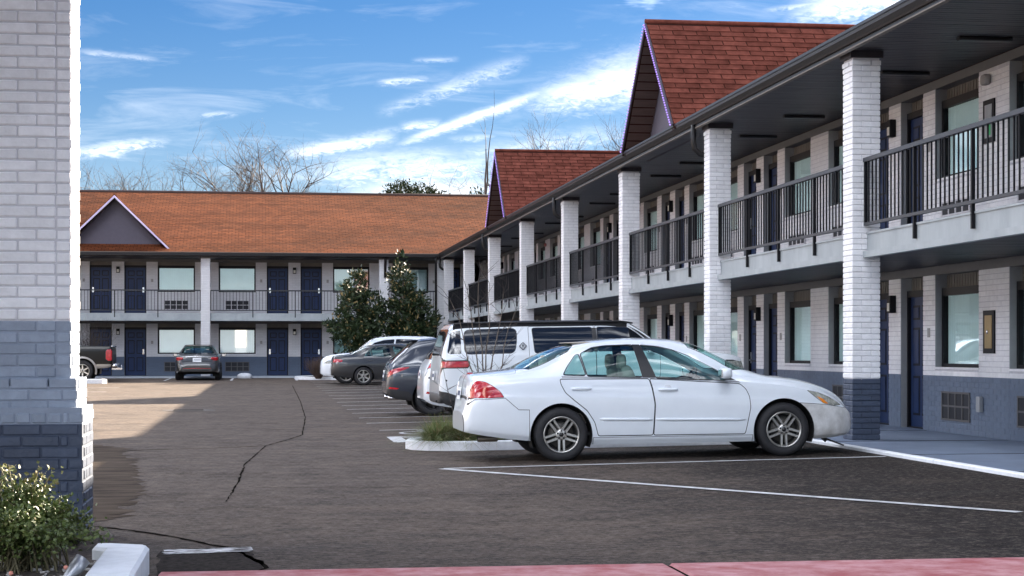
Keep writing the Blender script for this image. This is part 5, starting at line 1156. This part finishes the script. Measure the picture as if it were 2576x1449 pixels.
def bare_tree(name, label, x, y, h, seed, spread=.33, trunk_h=.35, lean=(0, 0), levels=5, group='bare trees beyond the roofs', thick=1.0, fork=3, z0=0.0, cat='tree'):
    rnd = random.Random(seed); root = thing(name, label, cat, (x, y, z0), 0, group); tk = MB(); br = MB()
    def grow_(p, d, ln, r, lv, mb):
        n = 4 if lv > 2 else 3; pts = [p.copy()]; dd = d.copy(); kids = []
        for i in range(n):
            dd = (dd+Vector((rnd.gauss(0, .16), rnd.gauss(0, .16), rnd.gauss(.05, .10)))).normalized(); pts.append(pts[-1]+dd*ln/n)
            if i >= 1: kids.append((pts[-1], dd.copy(), (i+1)/n))
        rad = [r*(1-.55*i/n) for i in range(n+1)]; mb.tube(pts, rad, 5 if lv > 3 else 3, cap=False)
        if lv == 0: return
        for q, qd, f in kids:
            for _ in range(2 if f < 1 and lv < levels-1 else (1 if f < 1 else fork-1)):
                if f < 1 and rnd.random() < .42: continue
                a = Vector((rnd.gauss(0, 1), rnd.gauss(0, 1), rnd.gauss(.25, .6))).normalized(); nd = (qd*(1-spread)+a*spread*1.5).normalized()
                if nd.z < -.1: nd.z *= -.5
                grow_(q, nd, ln*rnd.uniform(.52, .78), r*.5*(1.15-.3*f), lv-1, br)
    th = h*trunk_h; d0 = Vector((lean[0], lean[1], 1)).normalized(); pts = [Vector((0, 0, 0)), d0*th*.5+Vector((rnd.gauss(0, .05), 0, 0)), d0*th]
    tk.tube(pts, [.032*h*.5*thick, .026*h*.5*thick, .022*h*.5*thick], 7, cap=False); tk.build('trunk', bark, root, Vector((0, 0, 0)))
    for k in range(fork):
        a = rnd.uniform(0, 6.28); nd = Vector((math.cos(a)*spread+lean[0], math.sin(a)*spread+lean[1], 1)).normalized(); grow_(pts[-1], nd, h*(1-trunk_h)*.42, .016*h*.5*thick, levels-1, br)
    br.build('crown', twig_m, root, Vector((0, 0, 0))); return root
def leaf(mb, p, d, ln, wd, rnd, mi=0, fold=.25):
    d = d.normalized(); s = d.cross(Vector((rnd.gauss(0, 1), rnd.gauss(0, 1), rnd.gauss(0, 1)))).normalized(); n = s.cross(d)
    mb.add([p, p+d*ln*.5+s*wd+n*wd*fold, p+d*ln, p+d*ln*.5-s*wd+n*wd*fold], [(0, 1, 2), (0, 2, 3)], mi)
def leafy(name, label, cat, x, y, z, lobes, nleaf, ln, wd, mats, seed, trunk=None, group=None, up=.3, mix2=.12, shell=.55, twigs=0):
    """lobes: (dx, dy, dz, rx, ry, rz); leaves fill the lobes in clumps with gaps between"""
    rnd = random.Random(seed); root = thing(name, label, cat, (x, y, z), 0, group); mb = MB(); st = MB(); vol = [l[3]*l[4]*l[5] for l in lobes]; tot = sum(vol)
    for l, v in zip(lobes, vol):
        nc = max(3, int(nleaf*v/tot/26)); c0 = Vector(l[:3])
        for _ in range(nc):
            while True:
                u = Vector((rnd.uniform(-1, 1), rnd.uniform(-1, 1), rnd.uniform(-1, 1)))
                if shell*rnd.random() < u.length < 1: break
            c = c0+Vector((u.x*l[3], u.y*l[4], u.z*l[5])); cr = .16*(l[3]+l[4]+l[5])/3*rnd.uniform(.7, 1.4); out = Vector((u.x, u.y, u.z+up))
            if twigs and rnd.random() < twigs: b0 = Vector((c0.x*.6, c0.y*.6, max(.0, c.z-abs(c.x-c0.x)-.3*l[5]))); st.tube([b0, b0.lerp(c, .5)+Vector((0, 0, .05)), c], [.012, .008, .003], 4, cap=False)
            for _ in range(26):
                p = c+Vector((rnd.gauss(0, cr), rnd.gauss(0, cr), rnd.gauss(0, cr))); d = (out.normalized()*.8+Vector((rnd.gauss(0, .7), rnd.gauss(0, .7), rnd.gauss(0, .7))))
                k = 1 if rnd.random() < mix2 else 0; leaf(mb, p, d, ln*rnd.uniform(.6, 1.2), wd*rnd.uniform(.7, 1.2), rnd, k)
    if trunk: st.tube([(0, 0, -.05), (rnd.gauss(0, .03), rnd.gauss(0, .03), trunk[0]*.5), (rnd.gauss(0, .05), rnd.gauss(0, .05), trunk[0])], [trunk[1], trunk[1]*.8, trunk[1]*.4], 7)
    if st.v: st.build('trunk' if trunk else 'stems', bark, root, Vector((0, 0, 0)))
    mb.build('crown' if trunk else 'foliage', mats, root, Vector((0, 0, 0)), ); return root
A8 = R(8)
def at(px, Y):
    """ground point seen at picture column px (of 2576), Y metres in front of the camera"""
    X = (px-1288)/4470*Y; return X*math.cos(A8)+Y*math.sin(A8), -X*math.sin(A8)+Y*math.cos(A8)
def top_h(py, Y): return CAM_H+(880-py)*Y/4470
BT = [(235, 424, 126, 'low bare tree right beside the brick pillar, above the far roof', 3), (325, 416, 122, 'bare tree above the far gable peak', 5), (408, 424, 128, 'small bare tree just right of the far gable', 7), (512, 406, 120, 'rounded bare tree left of the tallest bare tree', 9), (620, 372, 112, 'left half of the tallest bare crown above the far roof', 11), (690, 356, 115, 'tallest wide bare tree above the middle of the far roof', 13), (785, 428, 124, 'small leaning bare tree right of the tallest one', 15),
      (1150, 452, 118, 'low bare tree between the two evergreen clumps', 17), (1445, 350, 135, 'faint bare tree top between the two dormers', 19), (1548, 352, 138, 'tiny bare tree top left of the large dormer', 21), (1640, 300, 122, 'bare tree half hidden behind the large dormer', 23), (270, 440, 140, 'thin bare sapling behind the far gable', 25), (370, 440, 142, 'faint bare sapling right of the far gable peak', 27)]
for px, py, Y, lab, sd in BT:
    x, y = at(px, Y); bare_tree('bare_tree', lab, x, y, top_h(py, Y)*1.10, sd, spread=.46 if px < 1400 else .3, trunk_h=.40, levels=5, thick=1.25)
x, y = at(1168, 104); bare_tree('bare_tree', 'tall slender leaning bare tree beside the smaller dormer', x, y, top_h(330, 104)*1.22, 31, spread=.16, trunk_h=.60, lean=(.12, 0), levels=3, fork=2, thick=.55)
for px, py, Y, lab, sd in ((1012, 462, 116, 'dark rounded evergreen above the far roof, left of the pair', 41), (1075, 468, 118, 'dark rounded evergreen above the far roof, right of the pair', 43), (1237, 470, 112, 'dark evergreen peeping out beside the smaller dormer', 45)):
    x, y = at(px, Y); h = top_h(py, Y); leafy('evergreen_tree', lab, 'tree', x, y, 0, [(0, 0, h-1.6, 1.5, 1.5, 1.5), (.7, .2, h-2.2, 1.0, 1.0, 1.2), (-.8, 0, h-2.0, .9, .9, 1.1), (0, 0, h-4.5, 1.8, 1.8, 2.0)], 9000, .30, .055, [leaf_pine, leaf_pine], sd, (h-1, .22), 'evergreens beyond the far roof')
# magnolias on the corner island
x, y = at(906, 74.2); leafy('magnolia_tree', 'dark glossy magnolia, the shorter left one on the corner island', 'tree', x, y, gz(x, y)+.08, [(-.1, 0, 3.8, .50, .5, .60), (-.38, .1, 3.0, .62, .6, .60), (.36, 0, 3.05, .58, .6, .52), (-.55, 0, 2.25, .80, .7, .55), (.45, .1, 2.3, .74, .7, .52), (-.1, -.2, 1.65, .85, .8, .55), (.1, 0, 1.25, .5, .5, .35)], 6000, .21, .046, [leaf_mag, leaf_under], 51, (3.6, .06), 'magnolias on the corner island', mix2=.05)
x, y = at(1016, 75.2); leafy('magnolia_tree', 'taller right magnolia on the corner island with yellowish top', 'tree', x, y, gz(x, y)+.08, [(-.05, 0, 4.75, .28, .28, .55), (-.1, 0, 4.1, .55, .5, .5), (-.1, 0, 3.4, .55, .55, .55), (.48, .1, 2.95, .68, .6, .5), (-.2, 0, 2.7, .70, .6, .55), (.62, 0, 2.2, .80, .7, .55), (-.1, .1, 1.9, .65, .7, .55), (.3, -.1, 1.5, .9, .8, .5)], 6600, .21, .046, [leaf_mag, leaf_under], 53, (4.4, .06), 'magnolias on the corner island', mix2=.08)
# dry shrubs
def dry_shrub(name, label, x, y, h, r, n, seed, group=None, m=twig_m):
    rnd = random.Random(seed); root = thing(name, label, 'shrub', (x, y, gz(x, y)+.06), 0, group); mb = MB()
    for _ in range(n):
        a = rnd.uniform(0, 6.28); p = Vector((math.cos(a)*r*.15*rnd.random(), math.sin(a)*r*.15*rnd.random(), 0)); d = Vector((math.cos(a)*r/h*rnd.random()*1.1, math.sin(a)*r/h*rnd.random()*1.1, 1)).normalized(); L_ = h*rnd.uniform(.6, 1.05); pts = [p]
        for i in range(4): d = (d+Vector((rnd.gauss(0, .13), rnd.gauss(0, .13), 0))).normalized(); pts.append(pts[-1]+d*L_/4)
        mb.tube(pts, [.008, .0065, .005, .004, .002], 3, cap=False)
        for i in (1, 2, 3):
            for _ in range(2):
                e = (d+Vector((rnd.gauss(0, .6), rnd.gauss(0, .6), rnd.gauss(.1, .3)))).normalized(); mb.tube([pts[i], pts[i]+e*L_*.18, pts[i]+e*L_*.3+Vector((0, 0, .03))], [.004, .003, .0015], 3, cap=False)
    mb.build('stems', m, root, Vector((0, 0, 0))); return root
x, y = at(232, 73.5); dry_shrub('bare_shrub', 'tall bare shrub in front of the far door beside the pickup', x, y, 2.5, .75, 70, 61)
x, y = at(800, 72.6); dry_shrub('brown_shrub', 'low brown shrub on the tip of the corner island', x, y, .95, .8, 120, 63, m=mat('brown winter stems', (.10, .065, .05), .9))
for i, (px, Y) in enumerate(((775, 73.6), (830, 73.4))):
    pass
# sapling on the near island: several slim stems from one base
def sapling():
    rnd = random.Random(71); root = thing('bare_sapling', 'multi stemmed bare sapling on the island behind the white saloon boot', 'tree', (3.02, 24.35, gz(3, 24.3)+.10)); mb = MB(); tw = MB()
    for k, (dx, dy, h) in enumerate(((-.42, .1, 2.05), (-.22, -.1, 2.2), (-.05, .12, 2.35), (.10, -.05, 2.3), (.30, .1, 2.15), (.46, 0, 1.9))):
        pts = [Vector((dx*.12, dy*.12, 0))]; n = 7
        for i in range(1, n+1):
            t = i/n; pts.append(Vector((dx*(t**1.3)+rnd.gauss(0, .018), dy*t+rnd.gauss(0, .018), h*t*.94)))
        mb.tube(pts, [.013*(1-.8*i/n)+.0015 for i in range(n+1)], 5, cap=False)
        for i in range(3, n+1):
            for _ in range(3):
                e = Vector((dx*1.2+rnd.gauss(0, .5), rnd.gauss(0, .5), rnd.uniform(.3, .9))).normalized(); l = rnd.uniform(.15, .42); p = pts[i]; q = p+e*l*.5; e2 = (e+Vector((rnd.gauss(0, .3), rnd.gauss(0, .3), .2))).normalized(); tw.tube([p, q, q+e2*l*.5], [.0042, .003, .0014], 3, cap=False)
                if rnd.random() < .6: e3 = Vector((rnd.gauss(0, .6), rnd.gauss(0, .5), .6)).normalized(); tw.tube([q, q+e3*l*.45], [.0026, .0012], 3, cap=False)
    mb.build('trunk', bark, root, Vector((0, 0, 0))); tw.build('crown', twig_m, root, Vector((0, 0, 0)))
sapling()
def seedling():
    rnd = random.Random(73); root = thing('berry_twig', 'thin dark twig with a few dry berries left of the sapling', 'plant', (2.62, 24.2, gz(2.6, 24.2)+.10)); mb = MB(); be = MB(); pts = [Vector((0, 0, 0)), Vector((-.03, 0, .4)), Vector((-.12, 0, .75)), Vector((-.2, 0, 1.15))]; mb.tube(pts, [.007, .006, .004, .002], 4)
    for i in range(11):
        a = pts[1].lerp(pts[2], rnd.random()); e = Vector((rnd.uniform(-.3, .3), rnd.gauss(0, .1), rnd.uniform(-.15, .2))); mb.tube([a, a+e*.5, a+e], [.003, .002, .001], 3); be.blob(a+e, (.014, .014, .014), 1, 6, 4)
    mb.build('stem', twig_m, root, Vector((0, 0, 0))); be.build('berries', under_m, root, Vector((0, 0, 0)), kind='stuff')
seedling()
def grass_tuft(name, label, x, y, r, n, h, seed, z=None):
    rnd = random.Random(seed); root = thing(name, label, 'grass', (x, y, (gz(x, y)+.09) if z is None else z)); mb = MB()
    for _ in range(n):
        a = rnd.uniform(0, 6.28); rr = r*rnd.random()**.6; p = Vector((math.cos(a)*rr*.75, math.sin(a)*rr*.75, 0)); L_ = h*rnd.uniform(.6, 1.3); out = Vector((math.cos(a), math.sin(a), 0))*rnd.uniform(.3, 1.3)+Vector((rnd.gauss(0, .5), rnd.gauss(0, .5), 0))
        s = Vector((-math.sin(a), math.cos(a), 0))*.006*rnd.uniform(.7, 1.4); vs = []
        for i in range(4):
            t = i/3; q = p+out*L_*t*t*.9+Vector((0, 0, L_*(t-.55*t*t*out.length))); w = s*(1-t*.9); vs += [q-w, q+w]
        mb.add(vs, [(2*i, 2*i+1, 2*i+3, 2*i+2) for i in range(3)], 1 if rnd.random() < .2 else 0)
    mb.build('blades', [grass_m, dry_m], root, Vector((0, 0, 0)), kind='stuff'); return root
GT = 'grass tufts on the near island'
for i, (x, y, r, lab) in enumerate(((2.36, 23.98, .26, 'shaggy green grass tuft at the rounded tip of the near island'), (2.72, 24.05, .28, 'green grass tuft under the boot of the white saloon, second from the island tip'), (2.5, 24.5, .28, 'green grass tuft at the back of the near island tip'), (3.1, 24.1, .26, 'low green grass tuft under the exhaust of the white saloon'))):
    o = grass_tuft('grass_tuft', lab, x, y, r, 1100, .36, 81+i); tag(o, group=GT)
# rose bush in front of the pillar
rr = random.Random(91); rb = thing('rose_bush', 'green rose bush with pale shoots in front of the brick pillar', 'bush', (-1.36, 10.5, .10)); fol = MB(); stm = MB(); blo = MB()
for k in range(125):
    a = rr.uniform(0, 6.28); q = rr.random(); base = Vector((rr.gauss(0, .10), rr.gauss(0, .10), 0)); tip = Vector((math.cos(a)*.50*q**.7, math.sin(a)*.50*q**.7, (.30+.16*rr.random())*(1.10-.62*q)))
    if k < 10: tip = Vector((rr.uniform(-.30, .22), rr.uniform(-.2, .2), rr.uniform(.44, .64)))
    mid = base.lerp(tip, .55)+Vector((0, 0, .10)); pts = [base, base.lerp(mid, .5)+Vector((0, 0, .03)), mid, tip]; stm.tube(pts, [.006, .005, .0035, .0018], 4, cap=False)
    for i in range(72):
        t = rr.uniform(.25, 1.0); p = (base.lerp(mid, t/.55) if t < .55 else mid.lerp(tip, (t-.55)/.45))+Vector((rr.gauss(0, .035), rr.gauss(0, .035), rr.gauss(0, .03)))
        if p.z < .01: p.z = .01+rr.random()*.05
        leaf(fol, p, Vector((rr.gauss(0, 1), rr.gauss(0, 1), rr.gauss(.35, .6))), rr.uniform(.020, .042), rr.uniform(.008, .014), rr, 1 if (rr.random() < .04 or (k < 10 and t > .75)) else 0)
for p in ((-.10, -.42, .20), (.28, -.38, .05), (-.36, .1, .47), (-.02, -.35, .02)): blo.blob(p, (.014, .014, .013), 1, 8, 6)
stm.build('stems', mat('green brown stem', (.10, .085, .04), .7), rb, Vector((0, 0, 0))); fol.build('foliage', [leaf_rose, leaf_pale], rb, Vector((0, 0, 0))); blo.build('blooms', bloom_m, rb, Vector((0, 0, 0)), kind='stuff')
# garden spotlight beside the kerb
sp_ = thing('garden_spotlight', 'small grey metal garden spotlight on the gravel beside the white kerb', 'lamp', (-1.02, 9.95, .08), R(35)); mt_ = mat('brushed grey lamp metal', (.36, .37, .39), .35, metal=.8)
h = MB().lathe([(.0, -.07), (.024, -.07), (.034, -.05), (.041, .015), (.043, .085), (.040, .085), (.036, .02)], 18, 'x', (0, 0, 0)); ho = h.build('head', mt_, sp_, Vector((0, 0, 0))); ho.location = (0, 0, .07); ho.rotation_euler = (0, R(-48), 0)
MB().tube([(0, 0, -.1), (0, 0, .09)], .012, 8).build('stake', black_metal, sp_, Vector((0, 0, 0)))
